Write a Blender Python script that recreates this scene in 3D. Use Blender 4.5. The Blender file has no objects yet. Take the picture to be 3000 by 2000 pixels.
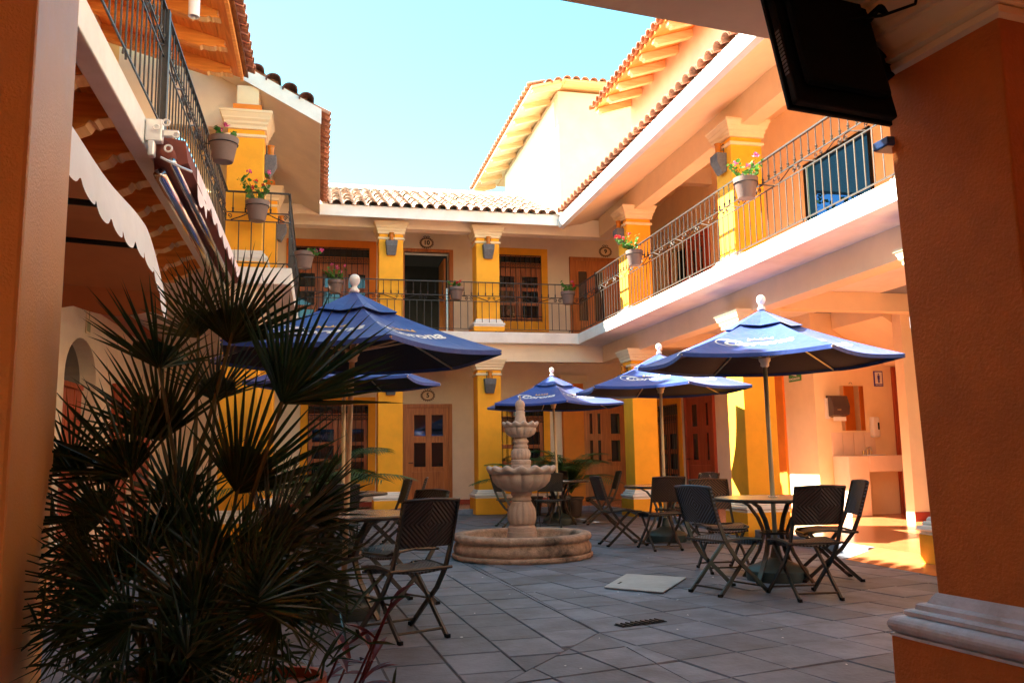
import bpy, bmesh, math, random
from mathutils import Vector, Matrix
random.seed(7)
S = bpy.context.scene
COL = S.collection
PI = math.pi
# ------------------------------------------------------------------ camera
cam_d = bpy.data.cameras.new('camera')
cam = bpy.data.objects.new('camera', cam_d)
COL.objects.link(cam)
cam_d.lens = 30.0
cam_d.sensor_width = 36.0
cam_d.clip_start = 0.05
cam_d.clip_end = 3000
r_ = Vector((0.97559612, -0.21904703, -0.01518602))
u_ = Vector((-0.01500005, -0.13548803, 0.99066543))
f_ = Vector((0.21905984, 0.96626156, 0.13546732))
cam.matrix_world = Matrix(((r_.x, u_.x, -f_.x, 0.0), (r_.y, u_.y, -f_.y, 0.0), (r_.z, u_.z, -f_.z, 1.13), (0, 0, 0, 1)))
S.camera = cam
# ------------------------------------------------------------------ world, sun, exposure
SUN = Vector((-1.0, 0.46, 0.99)).normalized()
W = bpy.data.worlds.new('World')
S.world = W
W.use_nodes = True
nt = W.node_tree
nt.nodes.clear()
sky = nt.nodes.new('ShaderNodeTexSky')
sky.sky_type = 'NISHITA'
sky.sun_disc = False
sky.sun_elevation = math.asin(SUN.z)
sky.sun_rotation = math.atan2(SUN.x, SUN.y)
sky.altitude = 1500
sky.air_density = 1.0
sky.dust_density = 0.8
sky.ozone_density = 1.2
bg = nt.nodes.new('ShaderNodeBackground')
bg.inputs['Strength'].default_value = 0.082
wo = nt.nodes.new('ShaderNodeOutputWorld')
tint = nt.nodes.new('ShaderNodeMix')
tint.data_type = 'RGBA'
tint.blend_type = 'MULTIPLY'
tint.inputs['Factor'].default_value = 1.0
tint.inputs['B'].default_value = (0.66, 1.10, 0.84, 1)
nt.links.new(sky.outputs[0], tint.inputs['A'])
nt.links.new(tint.outputs['Result'], bg.inputs['Color'])
nt.links.new(bg.outputs[0], wo.inputs['Surface'])
sun_d = bpy.data.lights.new('sun', 'SUN')
sun_d.energy = 5.0
sun_d.angle = math.radians(0.5)
sun_d.color = (1.0, 0.88, 0.70)
sun = bpy.data.objects.new('sun', sun_d)
COL.objects.link(sun)
sun.rotation_euler = (-SUN).to_track_quat('-Z', 'Y').to_euler()
S.view_settings.view_transform = 'Standard'
S.view_settings.look = 'None'
S.view_settings.exposure = 3.12
S.view_settings.gamma = 1.0
S.view_settings.use_curve_mapping = False
S.render.engine = 'CYCLES'
S.cycles.max_bounces = 12
S.cycles.diffuse_bounces = 6

# ------------------------------------------------------------------ materials
def mat(name, col, rough=0.8, var=0.12, scale=4.0, bump=0.15, bscale=60.0, metal=0.0, spec=0.5, stain=None, stain_amt=0.35, stain_scale=1.5, rnd=0.0, coord='Object', bdist=0.01, trans=0.0):
    m = bpy.data.materials.new(name)
    m.use_nodes = True
    n = m.node_tree.nodes
    l = m.node_tree.links
    b = n['Principled BSDF']
    b.inputs['Roughness'].default_value = rough
    b.inputs['Metallic'].default_value = metal
    b.inputs['Specular IOR Level'].default_value = spec
    tc = n.new('ShaderNodeTexCoord')
    no = n.new('ShaderNodeTexNoise')
    no.inputs['Scale'].default_value = scale
    no.inputs['Detail'].default_value = 6
    no.inputs['Roughness'].default_value = 0.65
    l.new(tc.outputs[coord], no.inputs['Vector'])
    mr = n.new('ShaderNodeMapRange')
    mr.inputs['From Min'].default_value = 0.3
    mr.inputs['From Max'].default_value = 0.7
    mr.inputs['To Min'].default_value = 1 - var
    mr.inputs['To Max'].default_value = 1 + var
    l.new(no.outputs['Fac'], mr.inputs['Value'])
    hs = n.new('ShaderNodeHueSaturation')
    hs.inputs['Color'].default_value = (*col, 1)
    l.new(mr.outputs[0], hs.inputs['Value'])
    out = hs.outputs[0]
    if rnd > 0:
        oi = n.new('ShaderNodeObjectInfo')
        m2 = n.new('ShaderNodeMapRange')
        m2.inputs['To Min'].default_value = 1 - rnd
        m2.inputs['To Max'].default_value = 1 + rnd
        l.new(oi.outputs['Random'], m2.inputs['Value'])
        h2 = n.new('ShaderNodeHueSaturation')
        l.new(m2.outputs[0], h2.inputs['Value'])
        l.new(out, h2.inputs['Color'])
        out = h2.outputs[0]
    if stain is not None:
        ns = n.new('ShaderNodeTexNoise')
        ns.inputs['Scale'].default_value = stain_scale
        ns.inputs['Detail'].default_value = 8
        ns.inputs['Roughness'].default_value = 0.7
        l.new(tc.outputs[coord], ns.inputs['Vector'])
        cr = n.new('ShaderNodeMapRange')
        cr.inputs['From Min'].default_value = 0.48
        cr.inputs['From Max'].default_value = 0.68
        cr.inputs['To Min'].default_value = 0
        cr.inputs['To Max'].default_value = stain_amt
        l.new(ns.outputs['Fac'], cr.inputs['Value'])
        mx = n.new('ShaderNodeMix')
        mx.data_type = 'RGBA'
        l.new(cr.outputs[0], mx.inputs['Factor'])
        l.new(out, mx.inputs['A'])
        mx.inputs['B'].default_value = (*stain, 1)
        out = mx.outputs['Result']
    l.new(out, b.inputs['Base Color'])
    if bump > 0:
        nb = n.new('ShaderNodeTexNoise')
        nb.inputs['Scale'].default_value = bscale
        nb.inputs['Detail'].default_value = 4
        l.new(tc.outputs[coord], nb.inputs['Vector'])
        bp = n.new('ShaderNodeBump')
        bp.inputs['Strength'].default_value = bump
        bp.inputs['Distance'].default_value = bdist
        l.new(nb.outputs['Fac'], bp.inputs['Height'])
        l.new(bp.outputs[0], b.inputs['Normal'])
    if trans > 0:
        tr = n.new('ShaderNodeBsdfTranslucent')
        l.new(out, tr.inputs['Color'])
        ms = n.new('ShaderNodeMixShader')
        ms.inputs[0].default_value = trans
        l.new(b.outputs[0], ms.inputs[1])
        l.new(tr.outputs[0], ms.inputs[2])
        l.new(ms.outputs[0], n['Material Output'].inputs['Surface'])
    return m

def wood(name, col, col2, scale=3.0, rough=0.45, axis=2, rnd=0.1):
    m = bpy.data.materials.new(name)
    m.use_nodes = True
    n = m.node_tree.nodes
    l = m.node_tree.links
    b = n['Principled BSDF']
    b.inputs['Roughness'].default_value = rough
    tc = n.new('ShaderNodeTexCoord')
    mp = n.new('ShaderNodeMapping')
    sc = [scale * 8, scale * 8, scale * 8]
    sc[axis] = scale * 0.6
    mp.inputs['Scale'].default_value = sc
    l.new(tc.outputs['Object'], mp.inputs['Vector'])
    no = n.new('ShaderNodeTexNoise')
    no.inputs['Scale'].default_value = 1.0
    no.inputs['Detail'].default_value = 8
    no.inputs['Distortion'].default_value = 0.6
    l.new(mp.outputs[0], no.inputs['Vector'])
    cr = n.new('ShaderNodeValToRGB')
    cr.color_ramp.elements[0].position = 0.3
    cr.color_ramp.elements[0].color = (*col2, 1)
    cr.color_ramp.elements[1].position = 0.65
    cr.color_ramp.elements[1].color = (*col, 1)
    l.new(no.outputs['Fac'], cr.inputs[0])
    oi = n.new('ShaderNodeObjectInfo')
    m2 = n.new('ShaderNodeMapRange')
    m2.inputs['To Min'].default_value = 1 - rnd
    m2.inputs['To Max'].default_value = 1 + rnd
    l.new(oi.outputs['Random'], m2.inputs['Value'])
    h2 = n.new('ShaderNodeHueSaturation')
    l.new(m2.outputs[0], h2.inputs['Value'])
    l.new(cr.outputs[0], h2.inputs['Color'])
    l.new(h2.outputs[0], b.inputs['Base Color'])
    bp = n.new('ShaderNodeBump')
    bp.inputs['Strength'].default_value = 0.25
    bp.inputs['Distance'].default_value = 0.004
    l.new(no.outputs['Fac'], bp.inputs['Height'])
    l.new(bp.outputs[0], b.inputs['Normal'])
    return m

def wicker(name, dark, light):
    """diamond weave: concentric diamonds of woven cane"""
    m = bpy.data.materials.new(name)
    m.use_nodes = True
    n = m.node_tree.nodes
    l = m.node_tree.links
    b = n['Principled BSDF']
    b.inputs['Roughness'].default_value = 0.38
    tc = n.new('ShaderNodeTexCoord')
    sp = n.new('ShaderNodeSeparateXYZ')
    l.new(tc.outputs['UV'], sp.inputs[0])
    def mth(op, a, c):
        q = n.new('ShaderNodeMath')
        q.operation = op
        for i, v in enumerate((a, c)):
            if v is None: continue
            if isinstance(v, (int, float)): q.inputs[i].default_value = v
            else: l.new(v, q.inputs[i])
        return q.outputs[0]
    ax = mth('ABSOLUTE', mth('SUBTRACT', sp.outputs[0], 0.5), None)
    ay = mth('ABSOLUTE', mth('SUBTRACT', sp.outputs[1], 0.5), None)
    sm = mth('ADD', ax, ay)
    w1 = mth('SINE', mth('MULTIPLY', sm, 82.0), None)
    w2 = mth('SINE', mth('MULTIPLY', sp.outputs[0], 230.0), None)
    w3 = mth('SINE', mth('MULTIPLY', sp.outputs[1], 230.0), None)
    ww = mth('MULTIPLY', w2, w3)
    tot = mth('ADD', w1, mth('MULTIPLY', ww, 0.5))
    cr = n.new('ShaderNodeValToRGB')
    cr.color_ramp.elements[0].position = 0.42
    cr.color_ramp.elements[0].color = (*dark, 1)
    cr.color_ramp.elements[1].position = 0.72
    cr.color_ramp.elements[1].color = (*light, 1)
    l.new(mth('ADD', mth('MULTIPLY', tot, 0.4), 0.5), cr.inputs[0])
    l.new(cr.outputs[0], b.inputs['Base Color'])
    bp = n.new('ShaderNodeBump')
    bp.inputs['Strength'].default_value = 0.6
    bp.inputs['Distance'].default_value = 0.004
    l.new(tot, bp.inputs['Height'])
    l.new(bp.outputs[0], b.inputs['Normal'])
    return m

def glass(name, col=(0.015, 0.02, 0.025), rough=0.04):
    m = mat(name, col, rough=rough, var=0.1, bump=0.0, spec=0.8)
    return m

M_YEL = mat('yellow_plaster', (0.94, 0.43, 0.018), 0.75, 0.10, 2.5, 0.22, 90, stain=(0.50, 0.22, 0.04), stain_amt=0.18)
M_ORA = mat('orange_plaster', (0.80, 0.24, 0.02), 0.75, 0.10, 2.5, 0.22, 90)
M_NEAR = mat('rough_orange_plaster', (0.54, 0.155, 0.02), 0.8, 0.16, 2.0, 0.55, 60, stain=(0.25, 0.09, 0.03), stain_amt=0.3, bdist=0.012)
M_CREAM = mat('cream_plaster', (0.87, 0.76, 0.58), 0.85, 0.06, 2.0, 0.2, 80, stain=(0.62, 0.50, 0.40), stain_amt=0.2)
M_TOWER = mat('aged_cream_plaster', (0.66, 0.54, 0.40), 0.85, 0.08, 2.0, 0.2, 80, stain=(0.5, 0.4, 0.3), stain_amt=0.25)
M_PEACH = mat('peach_plaster', (0.87, 0.70, 0.46), 0.85, 0.06, 2.0, 0.15, 80)
M_WHITE = mat('white_painted_plaster', (0.83, 0.81, 0.77), 0.7, 0.06, 3.0, 0.15, 70, stain=(0.55, 0.48, 0.42), stain_amt=0.25, stain_scale=2.5)
M_TRIM = mat('cream_moulding_paint', (0.84, 0.70, 0.46), 0.65, 0.06, 3.0, 0.12, 70)
M_STONEW = mat('pale_moulding_stone', (0.55, 0.56, 0.62), 0.7, 0.12, 8.0, 0.3, 60, stain=(0.28, 0.24, 0.2), stain_amt=0.5, stain_scale=6)
M_TERRA = mat('glazed_terracotta_floor', (0.46, 0.155, 0.06), 0.22, 0.14, 3.0, 0.05, 30)
M_SKIRT = mat('red_tile_skirting', (0.33, 0.05, 0.03), 0.3, 0.1, 8.0, 0.05, 30)
M_PAVE = mat('grey_stone_paver', (0.15, 0.175, 0.22), 0.6, 0.34, 3.0, 0.6, 35, rnd=0.26, stain=(0.085, 0.08, 0.08), stain_amt=0.6, stain_scale=1.6, bdist=0.006)
M_JOINT = mat('dark_mortar', (0.085, 0.085, 0.09), 0.9, 0.2, 20, 0.4, 60)
M_KERB = mat('blue_grey_kerb_stone', (0.20, 0.23, 0.30), 0.6, 0.2, 10, 0.4, 60)
M_TILE = mat('weathered_clay_tile', (0.46, 0.19, 0.105), 0.85, 0.3, 6.0, 0.5, 40, rnd=0.3, stain=(0.16, 0.10, 0.07), stain_amt=0.6, stain_scale=5)
M_TILEP = mat('pale_clay_tile', (0.60, 0.40, 0.29), 0.85, 0.25, 6.0, 0.5, 40, rnd=0.25, stain=(0.30, 0.18, 0.12), stain_amt=0.5, stain_scale=5)
M_FOUNT = mat('pink_quarry_stone', (0.44, 0.34, 0.29), 0.8, 0.2, 14, 0.6, 70, stain=(0.22, 0.14, 0.09), stain_amt=0.5, stain_scale=7)
M_BASIN = mat('weathered_basin_stone', (0.44, 0.29, 0.20), 0.85, 0.3, 12, 0.8, 50, stain=(0.04, 0.028, 0.02), stain_amt=0.9, stain_scale=3.6)
M_IRON = mat('black_wrought_iron', (0.03, 0.028, 0.03), 0.45, 0.2, 20, 0.1, 80, metal=0.3)
M_IRONG = mat('grey_wrought_iron', (0.06, 0.055, 0.05), 0.4, 0.2, 20, 0.1, 80, metal=0.4)
M_DOOR = wood('honey_wood_door', (0.62, 0.21, 0.04), (0.42, 0.115, 0.018))
M_DOORR = wood('red_wood_door', (0.46, 0.085, 0.03), (0.30, 0.045, 0.015))
M_DARKW = wood('dark_wood', (0.16, 0.04, 0.015), (0.08, 0.02, 0.008))
M_SHUT = wood('shutter_wood', (0.46, 0.13, 0.03), (0.26, 0.065, 0.015))
M_PINE = wood('orange_pine_soffit', (0.78, 0.30, 0.055), (0.56, 0.17, 0.03), axis=1)
M_BEAM = wood('varnished_pine_beam', (0.85, 0.38, 0.08), (0.62, 0.23, 0.04), axis=0)
M_ENDG = wood('pale_end_grain', (0.88, 0.60, 0.28), (0.75, 0.45, 0.16), axis=1)
M_PBEAM = wood('pale_pine_beam', (0.82, 0.56, 0.30), (0.66, 0.40, 0.18), axis=0)
M_GLASS = glass('dark_window_glass')
M_MIRR = mat('mirror_glass', (0.85, 0.85, 0.85), 0.02, 0, 1, 0, metal=1.0)
M_BLUEGL = mat('blue_tinted_window_glass', (0.07, 0.13, 0.28), 0.0, 0, 1, 0)
M_BLUEGL.node_tree.nodes['Principled BSDF'].inputs['Transmission Weight'].default_value = 1.0
M_BLUEGL.node_tree.nodes['Principled BSDF'].inputs['IOR'].default_value = 1.02
M_BLACK = mat('black_plastic', (0.006, 0.006, 0.0065), 0.6, 0.1, 5, 0.03, 90, spec=0.15)
M_VOID = mat('room_shade_black', (0.02, 0.015, 0.012), 0.9, 0.1, 5, 0)  # near-black walls paint in the shade of the unlit rooms
M_CANVAS = mat('blue_umbrella_canvas', (0.012, 0.055, 0.31), 0.6, 0.14, 3, 0.35, 9, bdist=0.03)
M_CANVAS.node_tree.nodes['Principled BSDF'].inputs['Sheen Weight'].default_value = 0.11
M_CANVAS.node_tree.nodes['Principled BSDF'].inputs['Sheen Roughness'].default_value = 0.5
M_UNDERSHADE = mat('canopy_underside_shade', (0.012, 0.009, 0.016), 0.85, 0.1, 3, 0.1, 300)  # dark sheet that puts the shade under the canopy into colour
M_PRINTW = mat('white_print', (0.8, 0.8, 0.8), 0.7, 0.03, 5, 0)
M_PRINTG = mat('gold_print', (0.75, 0.42, 0.10), 0.7, 0.1, 20, 0)
M_POLEW = mat('pale_wood_pole', (0.60, 0.45, 0.27), 0.4, 0.15, 6, 0.05, 60)
M_POLEG = mat('grey_green_painted_pole', (0.44, 0.44, 0.34), 0.3, 0.08, 6, 0.02, 60, metal=0.3)
M_CHROME = mat('brushed_steel', (0.6, 0.6, 0.62), 0.2, 0.05, 6, 0.02, 60, metal=1.0)
M_BASE = mat('dark_green_resin_base', (0.03, 0.04, 0.035), 0.5, 0.15, 10, 0.1, 60)
M_PLW = mat('white_plastic', (0.78, 0.78, 0.8), 0.35, 0.05, 6, 0.02, 60)
M_CHFR = mat('bronze_grey_metal', (0.055, 0.047, 0.04), 0.35, 0.12, 12, 0.05, 60, metal=0.55)
M_WICK = wicker('dark_wicker', (0.006, 0.004, 0.0035), (0.030, 0.020, 0.016))
M_WICKB = wicker('brown_wicker', (0.02, 0.008, 0.004), (0.16, 0.07, 0.03))
M_WICKN = wicker('blue_black_wicker', (0.005, 0.007, 0.010), (0.07, 0.10, 0.15))
M_TABLE = mat('mottled_glass_tabletop', (0.50, 0.46, 0.36), 0.25, 0.15, 60, 0.1, 200, spec=0.7)
M_TABLEG = mat('pale_grey_tabletop', (0.40, 0.41, 0.44), 0.12, 0.15, 60, 0.1, 200, spec=0.7)
M_POT = mat('taupe_plastic_pot', (0.17, 0.115, 0.10), 0.6, 0.1, 10, 0.15, 50)
M_TPOT = mat('terracotta_pot', (0.40, 0.10, 0.04), 0.75, 0.15, 8, 0.2, 50)
M_DPOT = mat('dark_clay_pot', (0.05, 0.03, 0.025), 0.75, 0.15, 8, 0.2, 50)
M_SOIL = mat('potting_soil', (0.03, 0.02, 0.015), 0.95, 0.3, 30, 0.6, 60)
M_LEAF = mat('geranium_leaf', (0.07, 0.22, 0.03), 0.55, 0.3, 15, 0.1, 60, trans=0.3)
M_PET_P = mat('pink_petal', (0.75, 0.10, 0.28), 0.6, 0.2, 15, 0, trans=0.2)
M_PET_R = mat('red_petal', (0.75, 0.02, 0.03), 0.6, 0.2, 15, 0, trans=0.2)
M_PALM = mat('fan_palm_leaf', (0.020, 0.048, 0.014), 0.28, 0.35, 9, 0.1, 60, trans=0.12)
M_PALMB = mat('blue_green_palm_leaf', (0.045, 0.085, 0.07), 0.4, 0.3, 9, 0.1, 60, trans=0.1)
M_PETI = mat('palm_stalk', (0.10, 0.09, 0.03), 0.5, 0.25, 12, 0.1, 60)
M_ARECA = mat('feather_palm_leaf', (0.045, 0.14, 0.03), 0.45, 0.35, 9, 0.1, 60, trans=0.2)
M_CORD = mat('dark_red_leaf', (0.15, 0.014, 0.016), 0.45, 0.3, 9, 0.05, 60, trans=0.2)
M_LAMPST = mat('grey_volcanic_stone', (0.13, 0.13, 0.145), 0.85, 0.25, 20, 0.7, 60, bdist=0.01)
M_AMBER = mat('amber_glass', (0.75, 0.28, 0.03), 0.15, 0.1, 10, 0.02, 60, trans=0.4)
M_AWN = mat('brown_awning_canvas', (0.38, 0.13, 0.045), 0.85, 0.08, 4, 0.2, 300, trans=0.15, bdist=0.002)
M_VAL = mat('white_awning_canvas', (0.80, 0.80, 0.82), 0.8, 0.05, 4, 0.15, 300, trans=0.15, bdist=0.002)
M_MAROON = mat('maroon_canvas', (0.20, 0.05, 0.035), 0.85, 0.12, 4, 0.2, 300)
M_ALU = mat('white_metal_bracket', (0.70, 0.70, 0.72), 0.3, 0.05, 6, 0.02, 60, metal=0.3)
M_SINK = mat('cream_glazed_tile', (0.80, 0.64, 0.52), 0.25, 0.05, 6, 0.02, 60)
M_GREENS = mat('green_sign_print', (0.05, 0.28, 0.06), 0.5, 0.05, 5, 0)
M_BLUES = mat('blue_sign_print', (0.05, 0.03, 0.42), 0.5, 0.05, 5, 0)
M_BROWNPL = mat('smoky_brown_plastic', (0.07, 0.045, 0.045), 0.25, 0.05, 5, 0)
M_HATCH = mat('pale_concrete_lid', (0.46, 0.46, 0.45), 0.65, 0.1, 9, 0.3, 60, stain=(0.3, 0.27, 0.24), stain_amt=0.3)
M_LEAFBG = mat('tree_leaf', (0.05, 0.10, 0.025), 0.6, 0.4, 3, 0.1, 60, trans=0.2)
M_BARK = mat('tree_bark', (0.10, 0.07, 0.045), 0.9, 0.3, 12, 0.6, 60)

# ------------------------------------------------------------------ mesh helpers
class MB:
    def __init__(s): s.v = []; s.f = []; s.uv = None
    def add(s, vs, fs):
        o = len(s.v)
        s.v += [tuple(v) for v in vs]
        s.f += [tuple(i + o for i in f) for f in fs]
        return s
    def box(s, x0, y0, z0, x1, y1, z1):
        x0, x1 = min(x0, x1), max(x0, x1); y0, y1 = min(y0, y1), max(y0, y1); z0, z1 = min(z0, z1), max(z0, z1)
        return s.add([(x0, y0, z0), (x1, y0, z0), (x1, y1, z0), (x0, y1, z0), (x0, y0, z1), (x1, y0, z1), (x1, y1, z1), (x0, y1, z1)],
                     [(0, 3, 2, 1), (4, 5, 6, 7), (0, 1, 5, 4), (1, 2, 6, 5), (2, 3, 7, 6), (3, 0, 4, 7)])
    def obox(s, c, sz, rot):
        c = Vector(c); h = Vector(sz) / 2
        R = rot if isinstance(rot, Matrix) else Matrix.Rotation(rot, 3, 'Z')
        vs = [c + R @ Vector((a * h.x, b * h.y, d * h.z)) for d in (-1, 1) for a, b in ((-1, -1), (1, -1), (1, 1), (-1, 1))]
        return s.add(vs, [(0, 3, 2, 1), (4, 5, 6, 7), (0, 1, 5, 4), (1, 2, 6, 5), (2, 3, 7, 6), (3, 0, 4, 7)])
    def prism(s, pts, d):
        """closed polygon (3D points, planar) extruded by vector d"""
        n = len(pts); d = Vector(d)
        vs = [Vector(p) for p in pts] + [Vector(p) + d for p in pts]
        return s.add(vs, [tuple(range(n))[::-1], tuple(range(n, 2 * n))] + [(i, (i + 1) % n, (i + 1) % n + n, i + n) for i in range(n)])
    def tube(s, pts, r, seg=6, cap=True):
        pts = [Vector(p) for p in pts]; n = len(pts)
        rr = r if isinstance(r, (list, tuple)) else [r] * n
        vs = []; t0 = None
        for i, p in enumerate(pts):
            t = (pts[min(i + 1, n - 1)] - pts[max(i - 1, 0)])
            if t.length < 1e-9: t = Vector((0, 0, 1))
            t.normalize()
            if t0 is None:
                a = Vector((0, 0, 1)) if abs(t.z) < 0.9 else Vector((1, 0, 0))
                u = t.cross(a).normalized()
            else:
                u = (u - t * u.dot(t))
                u = u.normalized() if u.length > 1e-6 else t.orthogonal().normalized()
            w = t.cross(u); t0 = t
            vs += [p + (u * math.cos(2 * PI * k / seg) + w * math.sin(2 * PI * k / seg)) * rr[i] for k in range(seg)]
        fs = [(i * seg + k, i * seg + (k + 1) % seg, (i + 1) * seg + (k + 1) % seg, (i + 1) * seg + k) for i in range(n - 1) for k in range(seg)]
        if cap: fs += [tuple(range(seg))[::-1], tuple(range((n - 1) * seg, n * seg))]
        return s.add(vs, fs)
    def flat(s, pts, w, t, up):
        """flat bar along pts, width w along 'up' axis, thickness t"""
        pts = [Vector(p) for p in pts]; n = len(pts); up = Vector(up).normalized(); vs = []
        for i, p in enumerate(pts):
            d = (pts[min(i + 1, n - 1)] - pts[max(i - 1, 0)]).normalized()
            sd = d.cross(up).normalized()
            vs += [p + up * w / 2 + sd * t / 2, p - up * w / 2 + sd * t / 2, p - up * w / 2 - sd * t / 2, p + up * w / 2 - sd * t / 2]
        fs = [(i * 4 + k, i * 4 + (k + 1) % 4, i * 4 + 4 + (k + 1) % 4, i * 4 + 4 + k) for i in range(n - 1) for k in range(4)]
        fs += [(3, 2, 1, 0), tuple(range((n - 1) * 4, n * 4))]
        return s.add(vs, fs)
    def lathe(s, prof, c=(0, 0, 0), seg=24, mod=None, cap=True):
        c = Vector(c); vs = []
        for i, (r, z) in enumerate(prof):
            for k in range(seg):
                a = 2 * PI * k / seg
                rr, zz = (r, z) if mod is None else mod(i, r, z, a)
                vs.append(c + Vector((rr * math.cos(a), rr * math.sin(a), zz)))
        n = len(prof)
        fs = [(i * seg + k, i * seg + (k + 1) % seg, (i + 1) * seg + (k + 1) % seg, (i + 1) * seg + k) for i in range(n - 1) for k in range(seg)]
        if cap: fs += [tuple(range(seg))[::-1], tuple(range((n - 1) * seg, n * seg))]
        return s.add(vs, fs)
    def sq(s, prof, cx, cy, rot=0.0, cap=True):
        """square-section profile stack (half width, z): mouldings"""
        vs = []; R = Matrix.Rotation(rot, 3, 'Z')
        for h, z in prof:
            for a, b in ((-1, -1), (1, -1), (1, 1), (-1, 1)):
                q = R @ Vector((a * h, b * h, 0)); vs.append((cx + q.x, cy + q.y, z))
        n = len(prof)
        fs = [(i * 4 + k, i * 4 + (k + 1) % 4, i * 4 + 4 + (k + 1) % 4, i * 4 + 4 + k) for i in range(n - 1) for k in range(4)]
        if cap: fs += [(3, 2, 1, 0), tuple(range((n - 1) * 4, n * 4))]
        return s.add(vs, fs)
    def quad(s, a, b, c, d): return s.add([a, b, c, d], [(0, 1, 2, 3)])
    def blade(s, base, dirv, length, w, nrm, droop=0.0, seg=3, fold=0.25):
        """folded tapering leaf blade"""
        d = Vector(dirv).normalized(); nrm = Vector(nrm)
        sd = d.cross(nrm)
        sd = sd.normalized() if sd.length > 1e-5 else d.orthogonal().normalized()
        nn = sd.cross(d).normalized(); b = Vector(base); vs = []; fs = []
        for i in range(seg + 1):
            t = i / seg
            p = b + d * length * t - Vector((0, 0, 1)) * droop * length * t * t
            ww = w * (0.35 + 1.3 * t if t < 0.5 else 2 * (1 - t)) * 0.5
            if i == seg: vs.append(p)
            else: vs += [p - sd * ww + nn * ww * fold, p, p + sd * ww + nn * ww * fold]
        for i in range(seg - 1):
            o = i * 3
            fs += [(o, o + 3, o + 4, o + 1), (o + 1, o + 4, o + 5, o + 2)]
        o = (seg - 1) * 3
        fs += [(o, o + 3, o + 1), (o + 1, o + 3, o + 2)]
        return s.add(vs, fs)

ROOT = {}
def obj_loc(o):
    while o is not None:
        if o.name in ROOT: return ROOT[o.name]
        o = o.parent
    return Vector((0, 0, 0))
def mesh_from(name, mb, m, off=Vector((0, 0, 0)), smooth=False):
    me = bpy.data.meshes.new(name)
    me.from_pydata([(v[0] - off.x, v[1] - off.y, v[2] - off.z) for v in mb.v], [], mb.f)
    bm = bmesh.new(); bm.from_mesh(me)
    bmesh.ops.recalc_face_normals(bm, faces=bm.faces)
    bm.to_mesh(me); bm.free()
    if smooth:
        me.polygons.foreach_set('use_smooth', [True] * len(me.polygons))
    if isinstance(m, (list, tuple)):
        for q in m: me.materials.append(q)
    elif m: me.materials.append(m)
    return me
def part(name, mb, m, parent=None, smooth=False, bevel=0.0, kind=None, label=None, angle=None):
    off = obj_loc(parent) if parent else Vector((0, 0, 0))
    me = mesh_from(name, mb, m, off, smooth)
    o = bpy.data.objects.new(name, me)
    COL.objects.link(o)
    if parent: o.parent = parent
    if bevel > 0:
        bv = o.modifiers.new('bevel', 'BEVEL'); bv.width = bevel; bv.segments = 2; bv.limit_method = 'ANGLE'; bv.angle_limit = math.radians(35)
    if smooth and angle is not None:
        try: me.set_sharp_from_angle(angle=math.radians(angle))
        except Exception: pass
    if kind: o['kind'] = kind
    if label: o['label'] = label
    return o
def piece(name, me, loc, parent, rot=(0, 0, 0), scale=None):
    """an alike piece sharing mesh data, loc in world coordinates"""
    o = bpy.data.objects.new(name, me)
    COL.objects.link(o)
    off = obj_loc(parent)
    o.parent = parent
    o.location = Vector(loc) - off
    o.rotation_euler = rot
    if scale: o.scale = scale
    return o
def thing(name, label, cat, loc=(0, 0, 0), group=None, rot=0.0):
    o = bpy.data.objects.new(name, None)
    o.empty_display_size = 0.1
    COL.objects.link(o)
    o.location = loc
    o.rotation_euler = (0, 0, rot)
    o['label'] = label; o['category'] = cat
    if group: o['group'] = group
    ROOT[o.name] = Vector(loc)
    return o
def tag(o, label, cat, group=None):
    o['label'] = label; o['category'] = cat
    if group: o['group'] = group
    return o
def copy_thing(src, loc, rot, label, group=None):
    def rec(o, par):
        c = o.copy(); COL.objects.link(c)
        if par is not None: c.parent = par
        for ch in o.children: rec(ch, c)
        return c
    c = rec(src, None)
    c.location = loc; c.rotation_euler = (0, 0, rot); c['label'] = label
    if group: c['group'] = group
    ROOT[c.name] = Vector(loc)
    return c
def struct(name, mb, m, **k):
    return part(name, mb, m, None, kind='structure', **k)
def text_mesh(txt, size, shear=0.0, extrude=0.0, bold=0.0):
    cu = bpy.data.curves.new('txt', 'FONT')
    cu.body = txt; cu.size = size; cu.shear = shear; cu.extrude = extrude; cu.offset = bold
    cu.align_x = 'CENTER'; cu.align_y = 'CENTER'; cu.resolution_u = 3
    o = bpy.data.objects.new('txt', cu); COL.objects.link(o)
    dg = bpy.context.evaluated_depsgraph_get()
    me = bpy.data.meshes.new_from_object(o.evaluated_get(dg))
    bpy.data.objects.remove(o)
    vs = [tuple(v.co) for v in me.vertices]; fs = [tuple(p.vertices) for p in me.polygons]
    return vs, fs
def place_text(mb, txt, size, O, U, V, N, lift=0.004, shear=0.0, bold=0.0):
    vs, fs = text_mesh(txt, size, shear, 0.0, bold)
    O = Vector(O); U = Vector(U); V = Vector(V); N = Vector(N)
    mb.add([O + U * v[0] + V * v[1] + N * lift for v in vs], fs)

exec_parts = []
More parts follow.
